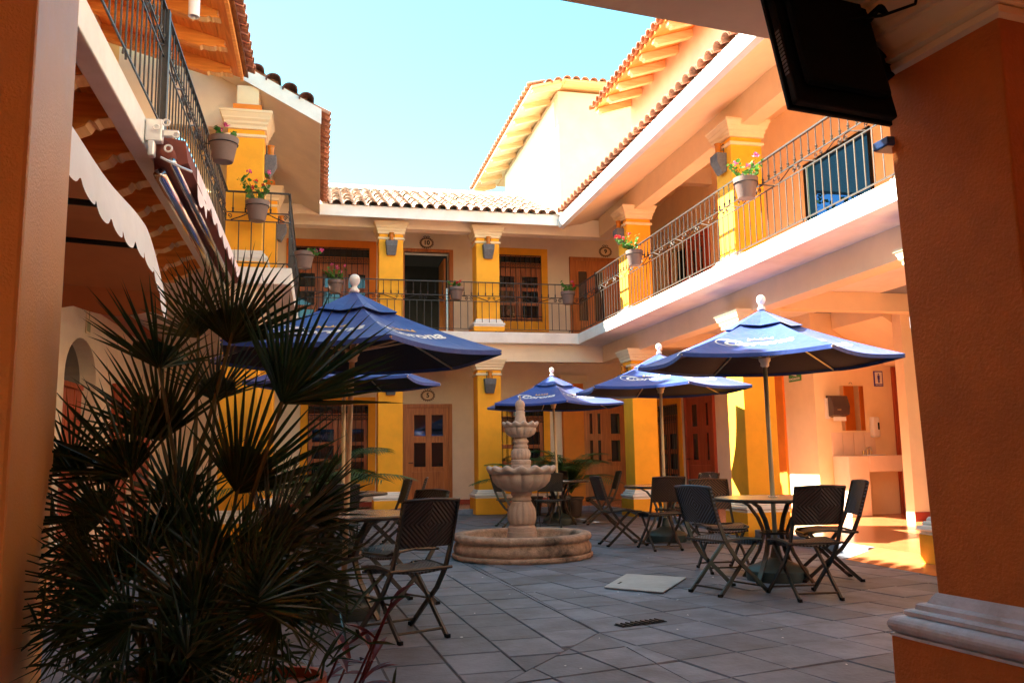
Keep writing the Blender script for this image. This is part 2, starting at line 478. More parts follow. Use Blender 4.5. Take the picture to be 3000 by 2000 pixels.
# ================================================================== GROUND
g = MB().box(-14, -8, -0.5, 20, 40, -0.035)
struct('ground', g, M_JOINT)
def clip(poly, a, b, c):
    """keep a*x+b*y<=c"""
    out = []
    for i in range(len(poly)):
        p, q = poly[i], poly[(i + 1) % len(poly)]
        dp, dq = a * p[0] + b * p[1] - c, a * q[0] + b * q[1] - c
        if dp <= 0: out.append(p)
        if (dp < 0) != (dq < 0) and dp != 0 and dq != 0:
            t = dp / (dp - dq)
            out.append((p[0] + (q[0] - p[0]) * t, p[1] + (q[1] - p[1]) * t))
    return out
def parea(p): return abs(sum(p[i][0] * p[(i + 1) % len(p)][1] - p[(i + 1) % len(p)][0] * p[i][1] for i in range(len(p)))) / 2 if len(p) > 2 else 0
floor_o = bpy.data.objects.new('courtyard_floor', mesh_from('courtyard_floor', MB().box(-3.6, -4.5, -0.034, 6.2, 18.2, -0.012), M_JOINT))
COL.objects.link(floor_o); floor_o['kind'] = 'structure'
pav = []
gp = 0.008
def grid(ang, w, l, off, stag):
    ca, sa = math.cos(math.radians(ang)), math.sin(math.radians(ang))
    for i in range(-40, 60):
        for j in range(-40, 60):
            x0, y0 = i * w + off[0], j * l + off[1] + (stag * l if i % 2 else 0)
            P = [(x0 + gp / 2, y0 + gp / 2), (x0 + w - gp / 2, y0 + gp / 2), (x0 + w - gp / 2, y0 + l - gp / 2), (x0 + gp / 2, y0 + l - gp / 2)]
            P = [(1.8 + ca * x - sa * y, 5.5 + sa * x + ca * y) for x, y in P]
            cx = sum(p[0] for p in P) / 4; cy = sum(p[1] for p in P) / 4
            if -3.7 < cx < 6.3 and -1.2 < cy < 18.2: yield P
def box_clip(P):
    for a, b, c in ((1, 0, 6.15), (-1, 0, 3.55), (0, 1, 18.15), (0, -1, 1.0)): P = clip(P, a, b, c)
    return P
dx, dy = 0.633, 0.774    # diagonal joint direction
gx, gy = dy, -dx         # right-hand normal of the diagonal
dc = gx * 1.8 + gy * 5.5
vx, vy = 0.999, 0.04
vc = vx * 1.8 + vy * 5.5
for P in grid(3.0, 0.365, 0.46, (-0.01, 0.0), 0.33):
    P = box_clip(P)
    if len(P) > 2: P = clip(P, gx, gy, dc - gp / 2)
    if len(P) > 2: P = clip(P, vx, vy, vc - gp / 2)
    if parea(P) > 0.004: pav.append(P)
for P in grid(12.5, 0.40, 0.435, (0.0, 0.0), 0.0):
    P = box_clip(P)
    if len(P) < 3: continue
    A = clip(P, -vx, -vy, -vc - gp / 2)
    if parea(A) > 0.004: pav.append(A)
    B = clip(P, vx, vy, vc)
    if len(B) > 2: B = clip(B, -gx, -gy, -dc - gp / 2)
    if parea(B) > 0.004: pav.append(B)
def inview(P):
    x = sum(p[0] for p in P) / len(P); y = sum(p[1] for p in P) / len(P)
    a = math.degrees(math.atan2(x, y)) if y > 0 else 180
    return y > 3.2 and -20 < a < 45, math.hypot(x, y)
vis = sorted([p for p in pav if inview(p)[0]], key=lambda p: inview(p)[1])
near, rest = vis[:298], vis[298:] + [p for p in pav if not inview(p)[0]]
def paver(mb, P):
    h = random.uniform(-0.006, 0.0)
    cx = sum(p[0] for p in P) / len(P); cy = sum(p[1] for p in P) / len(P)
    tx, ty = random.uniform(-0.006, 0.006), random.uniform(-0.006, 0.006)
    zt = lambda p, k: h + (p[0] - cx) * tx + (p[1] - cy) * ty - k
    n = len(P)
    inn = [(cx + (p[0] - cx) * 0.975, cy + (p[1] - cy) * 0.975) for p in P]
    vs = [(p[0], p[1], -0.03) for p in P] + [(p[0], p[1], zt(p, 0.007)) for p in P] + [(p[0], p[1], zt(p, 0)) for p in inn]
    fs = [(i, (i + 1) % n, (i + 1) % n + n, i + n) for i in range(n)] + [(i + n, (i + 1) % n + n, (i + 1) % n + 2 * n, i + 2 * n) for i in range(n)] + [tuple(range(2 * n, 3 * n))]
    mb.add(vs, fs)
for P in near:
    mb = MB(); paver(mb, P)
    part('paver', mb, M_PAVE, floor_o)
mb = MB()
for P in rest: paver(mb, P)
part('paver_field', mb, M_PAVE, floor_o, kind='stuff')
# arcade floors (raised walks) with kerbs
fl = MB().box(-3.3, 17.8, -0.02, 8.1, 20.05, 0.1).box(6.0, 8.5, -0.02, 11.5, 17.8, 0.1)
fl.add([(6.0, 2.0, 0.1), (11.5, 2.0, 0.1), (11.5, 8.5, 0.1), (6.0, 8.5, 0.1), (6.0, 2.0, -0.02), (11.5, 2.0, -0.02), (11.5, 8.5, -0.02), (6.0, 8.5, -0.02)], [(0, 1, 2, 3), (0, 4, 5, 1), (3, 2, 6, 7), (0, 3, 7, 4)])
fl.add([(5.55, 7.0, 0.0), (6.0, 7.0, 0.1), (6.0, 8.5, 0.1), (5.55, 8.4, 0.0), (6.0, 7.0, 0), (6.0, 8.5, 0)], [(0, 1, 2, 3), (0, 4, 1), (3, 2, 5)])
fl.box(-3.3, -1.0, -0.02, -1.9, 17.8, 0.1)
wk = struct('arcade_floor', fl, M_TERRA)
kb = bpy.data.objects.new('kerb', mesh_from('kerb', MB().box(-1.9, 17.72, -0.02, -1.86, 17.74, 0.05), M_KERB)); COL.objects.link(kb); kb['kind'] = 'structure'
xk = -1.8
while xk < 5.9:
    w = 0.62
    part('kerb_stone', MB().box(xk + .006, 17.70, -0.03, min(xk + w, 5.98) - .006, 17.8, 0.104), M_KERB, kb, bevel=0.012)
    xk += w
yk = 8.5
while yk < 17.7:
    part('kerb_stone', MB().box(5.9, yk + .006, -0.03, 6.0, min(yk + 0.62, 17.69) - .006, 0.104), M_KERB, kb, bevel=0.012)
    yk += 0.62
# ================================================================== BUILDINGS
back = thing('hotel_wing', 'two-storey wing across the far end of the courtyard, under the sunlit tiled roof', 'building', (3, 19, 0), 'wings of the courtyard building')
right = thing('hotel_wing', 'sunlit right-hand wing with peach soffits and a long upstairs gallery', 'building', (8, 11, 0), 'wings of the courtyard building')
left = thing('hotel_wing', 'left-hand wing with wooden eaves and wooden ceiling under its balcony', 'building', (-3, 9, 0), 'wings of the courtyard building')
front = thing('hotel_wing', 'shaded near gallery whose beam crosses the top right of the picture', 'building', (0, 1, 0), 'wings of the courtyard building')
# ---- back wing walls
w = MB()
w.box(-3.4, 20.0, 0.0, 8.4, 20.3, 3.54)
part('ground_floor_wall', w, M_CREAM, back)
w = MB().box(-3.4, 20.0, 3.78, 1.93, 20.3, 7.28).box(3.0, 20.0, 3.78, 8.4, 20.3, 7.28).box(1.93, 20.0, 6.06, 3.0, 20.3, 7.28)
part('upper_wall', w, M_CREAM, back)
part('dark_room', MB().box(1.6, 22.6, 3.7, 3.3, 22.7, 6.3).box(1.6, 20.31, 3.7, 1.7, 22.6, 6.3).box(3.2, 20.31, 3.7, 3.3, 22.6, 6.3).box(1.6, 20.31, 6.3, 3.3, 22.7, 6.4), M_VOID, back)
part('skirting', MB().box(-3.2, 19.975, 0.1, 5.7, 19.998, 0.2), M_SKIRT, back)
s = MB().box(-0.4, 17.36, 3.53, 8.3, 20.0, 3.76)
s.box(5.4, 3.6, 3.532, 8.3, 17.36, 3.758)
part('balcony_slab', s, M_WHITE, back, bevel=0.012)
part('gallery_floor', MB().box(-0.3, 17.5, 3.761, 8.1, 20.0, 3.785).box(5.55, 3.6, 3.761, 8.1, 17.5, 3.785), M_TERRA, back)
part('lower_beam', MB().box(-0.9, 17.62, 3.17, 6.3, 17.9, 3.53), M_CREAM, back)
part('upper_beam', MB().box(-0.9, 17.62, 5.97, 6.3, 17.9, 6.35), M_CREAM, back)
# sloping roof slab of the back wing
def slab_y(x0, x1, y0, y1, z0, sl, th):
    return [(x0, y0, z0), (x0, y1, z0 + (y1 - y0) * sl), (x0, y1, z0 + (y1 - y0) * sl + th), (x0, y0, z0 + th)], (x1 - x0, 0, 0)
def slab_x(y0, y1, x0, x1, z0, sl, th):
    return [(x0, y0, z0), (x1, y0, z0 + (x1 - x0) * sl), (x1, y0, z0 + (x1 - x0) * sl + th), (x0, y0, z0 + th)], (0, y1 - y0, 0)
roofb = part('roof', MB().prism(*slab_y(-0.05, 5.0, 16.95, 20.7, 6.0, 0.4, 0.23)), M_WHITE, back)
part('roof', MB().prism([(5.001, 16.97, 6.008), (8.4, 20.35, 7.36), (5.001, 20.35, 7.36)], (0, 0, .229)).prism([(5.001, 16.999, 6.001), (8.4, 16.999, 7.36), (8.4, 20.35, 7.36)], (0, 0, .228)), M_PEACH, back)
part('ridge_cap', MB().box(-0.4, 20.55, 7.72, 5.7, 20.85, 7.84), M_WHITE, back)
# ---- clay tiles
def tile_mesh(name, m, L=0.42, r0=0.098, r1=0.078, th=0.014, seg=7):
    mb = MB(); vs = []
    for y, r in ((0, r0), (L, r1)):
        for rr in (r, r - th):
            for k in range(seg + 1):
                a = PI * k / seg
                vs.append((rr * math.cos(a), y, rr * math.sin(a) * 0.86))
    n = seg + 1; fs = []
    for k in range(seg):
        fs += [(k, k + 1, 2 * n + k + 1, 2 * n + k), (n + k, 3 * n + k, 3 * n + k + 1, n + k + 1), (k, n + k, n + k + 1, k + 1), (2 * n + k, 2 * n + k + 1, 3 * n + k + 1, 3 * n + k)]
    fs += [(0, 2 * n, 3 * n, n), (seg, n + seg, 3 * n + seg, 2 * n + seg)]
    mb.add(vs, fs)
    return mesh_from(name, mb, m)
T_P = tile_mesh('roof_tile', M_TILEP)
T_R = tile_mesh('roof_tile', M_TILE, r0=0.112, r1=0.09)
def pans(axis, a0, a1, e, z, sl, L, sgn=1, pitch=0.235, m=M_TILE):
    """pan channels between the cover tiles, joined"""
    mb = MB(); a = a0
    while a < a1:
        vs = []; n = 6
        for t in (-0.05, L):
            for k in range(n + 1):
                q = PI + PI * k / n
                u = a + pitch / 2 + 0.10 * math.cos(q); h = z + t * sl + 0.075 + 0.075 * math.sin(q)
                vs.append((u, e + t, h) if axis == 'y' else (e + sgn * t, u, h))
        mb.add(vs, [(k, k + 1, n + 2 + k, n + 1 + k) for k in range(n)])
        a += pitch
    return mb
ang4 = math.atan(0.4)
x = 0.05
while x < 4.95:
    for k in range(10):
        t = -0.08 + k * 0.385
        piece('roof_tile', T_P, (x + random.uniform(-.012, .012), 16.95 + t * math.cos(ang4), 6.235 + 0.025 + t * math.sin(ang4) + k * 0.0), roofb, (ang4 - 0.035 + random.uniform(-.01, .01), 0, random.uniform(-.03, .03)))
    x += 0.235
part('pan_tiles', pans('y', 0.05, 4.9, 16.93, 6.235, 0.4, 3.7, m=M_TILEP), M_TILEP, roofb, kind='stuff')
# ---- right wing
part('courtyard_side_wall', MB().box(8.1, 15.2, 0.0, 8.3, 20.0, 3.53), M_CREAM, right)
w = MB().box(8.1, 18.6, 3.786, 8.3, 20.0, 7.3).box(8.1, 17.55, 5.95, 8.3, 18.6, 7.3).box(8.1, 12.72, 3.786, 8.3, 17.55, 7.3).box(8.1, 10.9, 6.05, 8.3, 12.72, 7.3).box(8.1, 3.6, 3.786, 8.3, 10.9, 7.3)
part('upper_wall', w, M_PEACH, right)
part('alcove_wall', MB().box(8.2, 13.2, 0.1, 8.4, 15.2, 3.53), M_PEACH, right)
part('alcove_back_wall', MB().box(8.2, 13.0, 0.1, 11.5, 13.198, 3.53), M_PEACH, right)
part('side_wall', MB().box(8.75, 11.4, 0.1, 12.0, 11.6, 3.53), M_PEACH, right)
part('outer_wall', MB().box(11.4, 3.0, 0.1, 11.6, 11.4, 3.53).box(11.4, 11.6, 0.1, 11.6, 13.0, 3.53), M_PEACH, right)
for yy_ in (7.3, 8.9, 10.3):
    part('mirror_orange_block', MB().box(11.3, yy_, 0.1, 11.4, yy_ + .55, 3.5), M_ORA, right)  # unseen orange blocks added for the mirror's reflection
part('upper_floor', MB().box(8.3, 3.6, 3.532, 12.0, 20.0, 3.76), M_KERB, right)
part('lower_beam', MB().box(6.02, 3.6, 3.17, 6.3, 17.61, 3.53), M_PEACH, right)
part('upper_beam', MB().box(6.02, 3.6, 5.97, 6.3, 17.61, 6.42), M_PEACH, right)
part('cross_beam', MB().box(6.3, 15.6, 3.25, 8.1, 15.9, 3.53), M_PEACH, right)
part('cross_beam', MB().box(6.3, 11.2, 3.25, 12.0, 11.399, 3.53), M_PEACH, right)
part('mirror_orange_strip', MB().box(9.66, 11.601, .1, 9.86, 11.63, 2.9), M_ORA, right)  # out-of-view orange strips added for the mirror to reflect
part('mirror_orange_strip', MB().box(9.99, 11.601, .1, 10.08, 11.63, 2.9), M_ORA, right)
part('stair_soffit', MB().prism([(8.6, 11.62, 3.53), (8.6, 11.62, 3.25), (9.6, 11.62, 2.62), (11.4, 11.62, 2.62), (11.4, 11.62, 3.53)], (0, 1.36, 0)), M_PEACH, right)
part('skirting', MB().box(8.74, 11.385, 0.1, 9.9, 11.399, 0.24), M_SKIRT, right)
part('skirting', MB().box(8.085, 15.2, 0.1, 8.099, 16.5, 0.22), M_SKIRT, right)
roofr = part('roof', MB().prism(*slab_x(3.6, 16.998, 5.0, 8.4, 6.0, 0.4, 0.23)), M_PEACH, right)
part('eaves_gutter', MB().prism([(4.985, 3.6, 5.92), (4.985, 3.6, 6.24), (4.90, 3.6, 6.20), (4.87, 3.6, 6.08), (4.90, 3.6, 5.95)], (0, 13.33, 0)), M_WHITE, right, smooth=False)
y = 3.7
while y < 16.85:
    for k in range(2):
        t = -0.19 + k * 0.385
        piece('roof_tile', T_R, (5.0 + t * math.cos(ang4) * 1.0, y + random.uniform(-.012, .012), 6.26 + t * math.sin(ang4) + 0.02), roofr, (0, 0, 0)).rotation_euler = (ang4 - 0.03, 0, -PI / 2)
    y += 0.235
mb = MB()
y = 3.7
while y < 16.85:
    vs = []; n = 6
    for t, r in ((0.70, .095), (3.3, .085)):
        for k in range(n + 1):
            q = PI * k / n; vs.append((5.0 + t, y + r * math.cos(q), 6.27 + t * 0.4 + r * math.sin(q) * .86))
    mb.add(vs, [(k, k + 1, n + 2 + k, n + 1 + k) for k in range(n)])
    y += 0.235
part('upper_tiles', mb, M_TILE, roofr, kind='stuff')
part('pan_tiles', pans('x', 3.7, 16.8, 4.98, 6.235, 0.4, 3.3), M_TILE, roofr, kind='stuff')
# ---- higher block above the right wing
high = thing('upper_block', 'higher white block with wooden eaves above the right-hand roof', 'building', (8, 11, 7))
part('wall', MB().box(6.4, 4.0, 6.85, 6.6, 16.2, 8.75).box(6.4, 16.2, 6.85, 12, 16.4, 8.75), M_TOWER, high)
hr = part('roof', MB().prism(*slab_x(4.0, 16.55, 5.62, 9.0, 8.42, 0.33, 0.06)), M_PINE, high)
T_H = tile_mesh('roof_tile', M_TILE, L=0.45)
y = 4.1
while y < 16.6:
    piece('roof_tile', T_H, (5.55, y, 8.49), hr, (math.atan(.33), 0, -PI / 2)); y += 0.235
part('pan_tiles', pans('x', 4.0, 16.4, 5.6, 8.46, 0.33, 2.0), M_TILE, hr, kind='stuff')
def rafters(parent, ys, x0, x1, z0, sl, w=0.13, h=0.15, m=M_PBEAM):
    for yy in ys:
        mb = MB().prism([(x0, yy, z0), (x0, yy, z0 - h * 0.55), (x0 + 0.05, yy, z0 - h * .6), (x0 + 0.07, yy, z0 - h + 0.07 * sl), (x1, yy, z0 - h + (x1 - x0) * sl), (x1, yy, z0 + (x1 - x0) * sl)], (0, w, 0))
        part('rafter', mb, m, parent, bevel=0.008)
rafters(high, [16.35 - i * 0.62 for i in range(19)], 5.66, 6.4, 8.43, 0.33)
# ---- white stair tower behind
tower = thing('stair_tower', 'white stair tower with wooden eaves rising behind the far tiled roof', 'building', (7, 22, 7))
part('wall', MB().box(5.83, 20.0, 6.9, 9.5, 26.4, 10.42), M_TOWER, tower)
part('corner_strip', MB().box(5.80, 20.3, 6.9, 5.829, 26.2, 10.25).box(5.795, 23.6, 9.0, 5.80, 23.63, 9.5), M_WHITE, tower)
tr = part('roof', MB().prism(*slab_x(19.62, 28.2, 5.05, 5.95, 10.28, 0.3, 0.06)).box(5.95, 19.62, 10.53, 9.6, 28.2, 10.6), M_PBEAM, tower)
y = 19.7
while y < 28.2:
    piece('roof_tile', T_H, (4.98, y, 10.36), tr, (math.atan(.3), 0, -PI / 2)); y += 0.27
xx = 5.5
while xx < 9.2:
    piece('roof_tile', T_H, (xx, 19.55, 10.55 + min(0, (xx - 5.95) * .3) + .02), tr, (0.12, random.uniform(-.05, .05), random.uniform(-.05, .05))); xx += 0.235
rafters(tower, [19.66 + i * 1.02 for i in range(9)], 5.08, 5.83, 10.29, 0.3)
part('rafter', MB().box(8.2, 19.64, 10.38, 8.36, 20.0, 10.53), M_PBEAM, tower, bevel=.008)
# ---- left wing
part('ground_floor_wall', MB().box(-3.5, 3.2, 0.0, -3.2, 11.9, 3.95).box(-3.5, 13.5, 0.0, -3.2, 20.0, 3.95).box(-3.5, 11.9, 2.9, -3.2, 13.5, 3.95), M_CREAM, left)
# arched doorway: spandrels
sp = MB()
n = 14; vs = []
for i in range(n + 1):
    a = PI * i / n
    vs.append((-3.2, 12.7 - 0.8 * math.cos(a), 2.3 + 0.56 * math.sin(a)))
for i in range(n):
    p, q = vs[i], vs[i + 1]
    sp.prism([p, q, (q[0], q[1], 2.9), (p[0], p[1], 2.9)], (-0.3, 0, 0))
part('door_arch', sp, M_CREAM, left)
ad = part('arched_door', MB().box(-3.44, 11.9, 0.1, -3.40, 13.5, 2.2).box(-3.42, 11.9, 2.2, -3.36, 13.5, 2.27), M_DOORR, left)
for k in range(4):
    part('board', MB().box(-3.40, 11.92 + k * .395, 0.12, -3.375, 12.29 + k * .395, 2.18), M_DOORR, ad, bevel=0.006)
part('fanlight', MB().box(-3.44, 11.9, 2.27, -3.42, 13.5, 2.89), M_GLASS, left)
part('yellow_pilaster', MB().box(-3.2, 10.2, 0.1, -3.1, 11.25, 3.05), M_YEL, left)
def plank_door(name, x, y0, y1, z0, z1, m, par, facing=1):
    d = part(name, MB().box(x, y0, z0, x + facing * 0.03, y1, z1), m, par)
    part('door_frame', MB().box(x, y0 - .1, z0, x + facing * .06, y0, z1 + .1).box(x, y1, z0, x + facing * .06, y1 + .1, z1 + .1).box(x, y0, z1, x + facing * .06, y1, z1 + .1), m, d, bevel=.006)
    n = 4; w = (y1 - y0 - .04) / n
    for k in range(n): part('board', MB().box(x + facing * .03, y0 + .02 + k * w + .005, z0 + .05, x + facing * .045, y0 + .02 + (k + 1) * w - .005, z1 - .05), m, d, bevel=.004)
    return d
plank_door('door', -3.2, 14.6, 15.5, 0.1, 2.3, M_DOORR, left)
plank_door('door', -3.2, 16.4, 17.4, 0.1, 2.3, M_DOORR, left)
part('red_ledge', MB().box(-3.2, 9.0, 3.35, -3.0, 17.8, 3.5), M_DOORR, left)
part('upper_wall', MB().box(-3.1, 3.2, 3.76, -2.9, 19.99, 7.6), mat('ochre_wall', (0.80, 0.48, 0.16), 0.8, 0.08, 2, 0.2, 80), left)
# upstairs doors of the left wing with orange surrounds
for y0, y1 in ((5.2, 6.2), (8.0, 9.0), (10.6, 11.5)):
    part('door_surround', MB().box(-2.9, y0 - .3, 3.78, -2.87, y0 - .101, 6.3).box(-2.9, y1 + .101, 3.78, -2.87, y1 + .3, 6.3).box(-2.9, y0 - .3, 6.3, -2.87, y1 + .3, 6.55), M_ORA, left)
    plank_door('door', -2.9, y0, y1, 3.78, 6.1, M_DOORR, left)
s = MB().box(-2.9, 3.2, 3.53, -1.33, 11.85, 3.75).box(-3.2, 11.85, 3.53, -0.4, 17.36, 3.755)
part('balcony_slab', MB().box(-1.47, 3.2, 3.53, -1.33, 11.85, 3.76).box(-3.2, 3.2, 3.74, -1.47, 11.85, 3.76).box(-3.2, 11.85, 3.53, -0.4, 17.36, 3.76).box(-3.2, 17.36, 3.53, -0.401, 20, 3.76), M_WHITE, left, bevel=0.012)
part('lower_beam', MB().box(-1.3, 12.0, 3.24, -0.85, 17.6, 3.53), M_CREAM, left)
# wooden ceiling planks and scroll-ended beams under the balcony
yy = 3.2
for k in range(9):
    part('ceiling_plank', MB().box(-3.2 + k * .193 + .004, 3.2, 3.70, -3.2 + (k + 1) * .193 - .004, 11.85, 3.739), M_PINE, left)
def scroll_beam(y, x0, x1, zt, h, w, sl, m, par, name='beam'):
    """beam running in X with a scroll-cut end at x0 (courtyard side)"""
    pr = [(x0, zt), (x0 - .01, zt - h * .35), (x0 + .03, zt - h * .5), (x0 - .045, zt - h * .55), (x0 - .07, zt - h * .62), (x0 - .10, zt - h * .58), (x0 - .13, zt - h * .72), (x0 - .2, zt - h * .82), (x0 - .27, zt - h * .84), (x0 - .30, zt - h)]
    pts = [(a, y, b + (x0 - a) * sl) for a, b in pr] + [(x1, y, zt - h + (x0 - x1) * sl), (x1, y, zt + (x0 - x1) * sl)]
    o = part(name, MB().prism(pts, (0, w, 0)), m, par, bevel=.006)
    if name == 'beam':
        q = MB(); pe = [(a, b + (x0 - a) * sl) for a, b in pr]
        for (a, b), (c, d) in zip(pe[:-1], pe[1:]):
            n_ = Vector((b - d, 0, c - a)); n_ = n_.normalized() * .004 if n_.length > 0 else n_
            if n_.x < 0 and n_.z > 0: n_ = -n_
            q.add([(a + n_.x, y + .004, b + n_.z), (c + n_.x, y + .004, d + n_.z), (c + n_.x, y + w - .004, d + n_.z), (a + n_.x, y + w - .004, b + n_.z)], [(0, 1, 2, 3)])
        part('sawn_end', q, M_ENDG, o)
    return o
y = 4.1
while y < 11.5:
    scroll_beam(y, -1.49, -3.2, 3.70, 0.33, 0.18, 0, M_BEAM, left); y += 0.69
# low tiled roof over the terrace
sl5 = 0.53
th = 0.23
rl = part('terrace_roof', MB().prism([(-0.05, 12.2, 6.0), (-0.05, 12.2, 6.2), (-3.0, 12.2, 6.2 + 2.95 * sl5), (-3.0, 12.2, 6.0 + 2.95 * sl5)], (0, 4.75, 0)).box(-3.0, 16.95, 6.0, -0.052, 16.96, 6.2), M_CREAM, left)
part('verge_board', MB().prism([(-0.035, 12.18, 5.985), (-0.035, 12.18, 6.21), (-2.2, 12.18, 6.21 + 2.165 * sl5), (-2.2, 12.18, 5.985 + 2.165 * sl5)], (0, 0.018, 0)), M_WHITE, left)
part('roof_valley_fill', MB().prism([(-.051, 16.96, 6.005), (-.051, 20.35, 7.36), (-2.62, 20.35, 7.36)], (0, 0, .229)).prism([(-.051, 16.96, 6.003), (-2.62, 20.35, 7.36), (-2.62, 16.96, 7.36)], (0, 0, .227)), M_CREAM, left)
part('terrace_beam', MB().box(-1.22, 12.22, 6.2, -0.92, 17.6, 6.5), M_TRIM, left)
angl = math.atan(sl5)
y = 12.35
T_L = tile_mesh('roof_tile', M_TILE)
while y < 16.8:
    for k in range(2):
        t = -0.14 + k * 0.38
        piece('roof_tile', T_L, (-0.05 - t * math.cos(angl), y, 6.235 + t * math.sin(angl)), rl, (angl - .03, 0, PI / 2))
    y += 0.235
mb = MB()
y = 12.35
while y < 16.8:
    vs = []; n = 6
    for t, r in ((0.6, .095), (2.9, .085)):
        for k in range(n + 1):
            q = PI * k / n; vs.append((-0.05 - t, y + r * math.cos(q), 6.25 + t * sl5 + r * math.sin(q) * .86))
    mb.add(vs, [(k, k + 1, n + 2 + k, n + 1 + k) for k in range(n)])
    y += 0.235
part('upper_tiles', mb, M_TILE, rl, kind='stuff')
mbv = pans('x', 12.35, 16.7, -0.03, 6.215, sl5, 2.9, sgn=-1)
part('pan_tiles', mbv, M_TILE, rl, kind='stuff')
T_V = tile_mesh('verge_tile', mat('dark_verge_tile', (0.13, 0.05, 0.035), 0.6, 0.3, 6, 0.4, 40), L=0.4, r0=0.11, r1=0.10, th=0.018, seg=10)
for k in range(7):
    t = 0.20 + k * 0.235
    piece('verge_tile', T_V, (-0.05 - t, 12.12, 6.235 + t * sl5), rl, (0, 0, 0))
# high wooden eaves of the near left wing
up = part('wooden_eaves', MB().box(-1.14, 3.2, 6.40, -1.10, 11.85, 6.50), M_BEAM, left)
sle = 0.28
for k in range(9):
    a = k * .2
    part('soffit_board', MB().prism([(-1.12 - a - .003, 3.2, 6.43 + a * sle), (-1.12 - a - .197, 3.2, 6.43 + (a + .2) * sle), (-1.12 - a - .197, 3.2, 6.455 + (a + .2) * sle), (-1.12 - a - .003, 3.2, 6.455 + a * sle)], (0, 8.62, 0)), M_PINE, up)
for yb in (11.55, 10.8, 10.05, 9.3, 8.55, 7.8, 7.05, 6.3, 5.55, 4.8, 4.05):
    scroll_beam(yb, -1.25, -2.9, 6.43 + .13 * sle, 0.19, 0.13, sle, M_BEAM, left)
part('eaves_roof', MB().prism([(-1.04, 3.2, 6.46), (-1.04, 3.2, 6.51), (-4.2, 3.2, 6.51 + 3.16 * .33), (-4.2, 3.2, 6.46 + 3.16 * .33)], (0, 8.68, 0)), M_DARKW, left)
y = 3.3
while y < 11.9:
    for k in range(2):
        t = -0.1 + k * 0.38
        piece('roof_tile', T_L, (-1.06 - t, y + random.uniform(-.01, .01), 6.55 + t * .33), up, (math.atan(.33) - .03, 0, PI / 2))
    y += 0.235
part('pan_tiles', pans('x', 3.2, 11.8, -1.0, 6.515, .33, 2.2, sgn=-1), M_TILE, up, kind='stuff')
part('gable_wall', MB().box(-3.1, 12.6, 6.0, -1.25, 12.7, 7.6), M_CREAM, left)
# ---- near gallery: ceiling, beam, enclosing walls
R7 = math.radians(7.5)
part('ceiling', MB().obox((0.8, 0.2, 3.72), (13, 7.3, 0.2), R7), M_CREAM, front)
part('edge_beam', MB().obox((1.6, 3.66, 3.55), (12.0, 0.5, 0.3), R7), M_TRIM, front)
for k in range(6):
    o = Vector((-3 + k * 1.5, 0.4, 3.52)); o = Matrix.Rotation(R7, 3, 'Z') @ o
    part('ceiling_beam', MB().obox(o, (0.14, 5.6, 0.2), R7), M_DARKW, front, bevel=.01)
part('rear_wall', MB().box(-6, -4.2, 0, 9, -4.0, 3.7).box(-6, -4.2, 0, -5.8, 3.0, 3.7).box(8.2, -4.2, 0, 8.4, 3.4, 3.7), M_ORA, front)
part('upper_front', MB().box(-6, -4.2, 3.83, 9, 2.6, 6.5), M_CREAM, front)
part('gallery_floor', MB().box(-6, -4.0, -0.03, 8.4, -0.9, 0.02), M_TERRA, front)
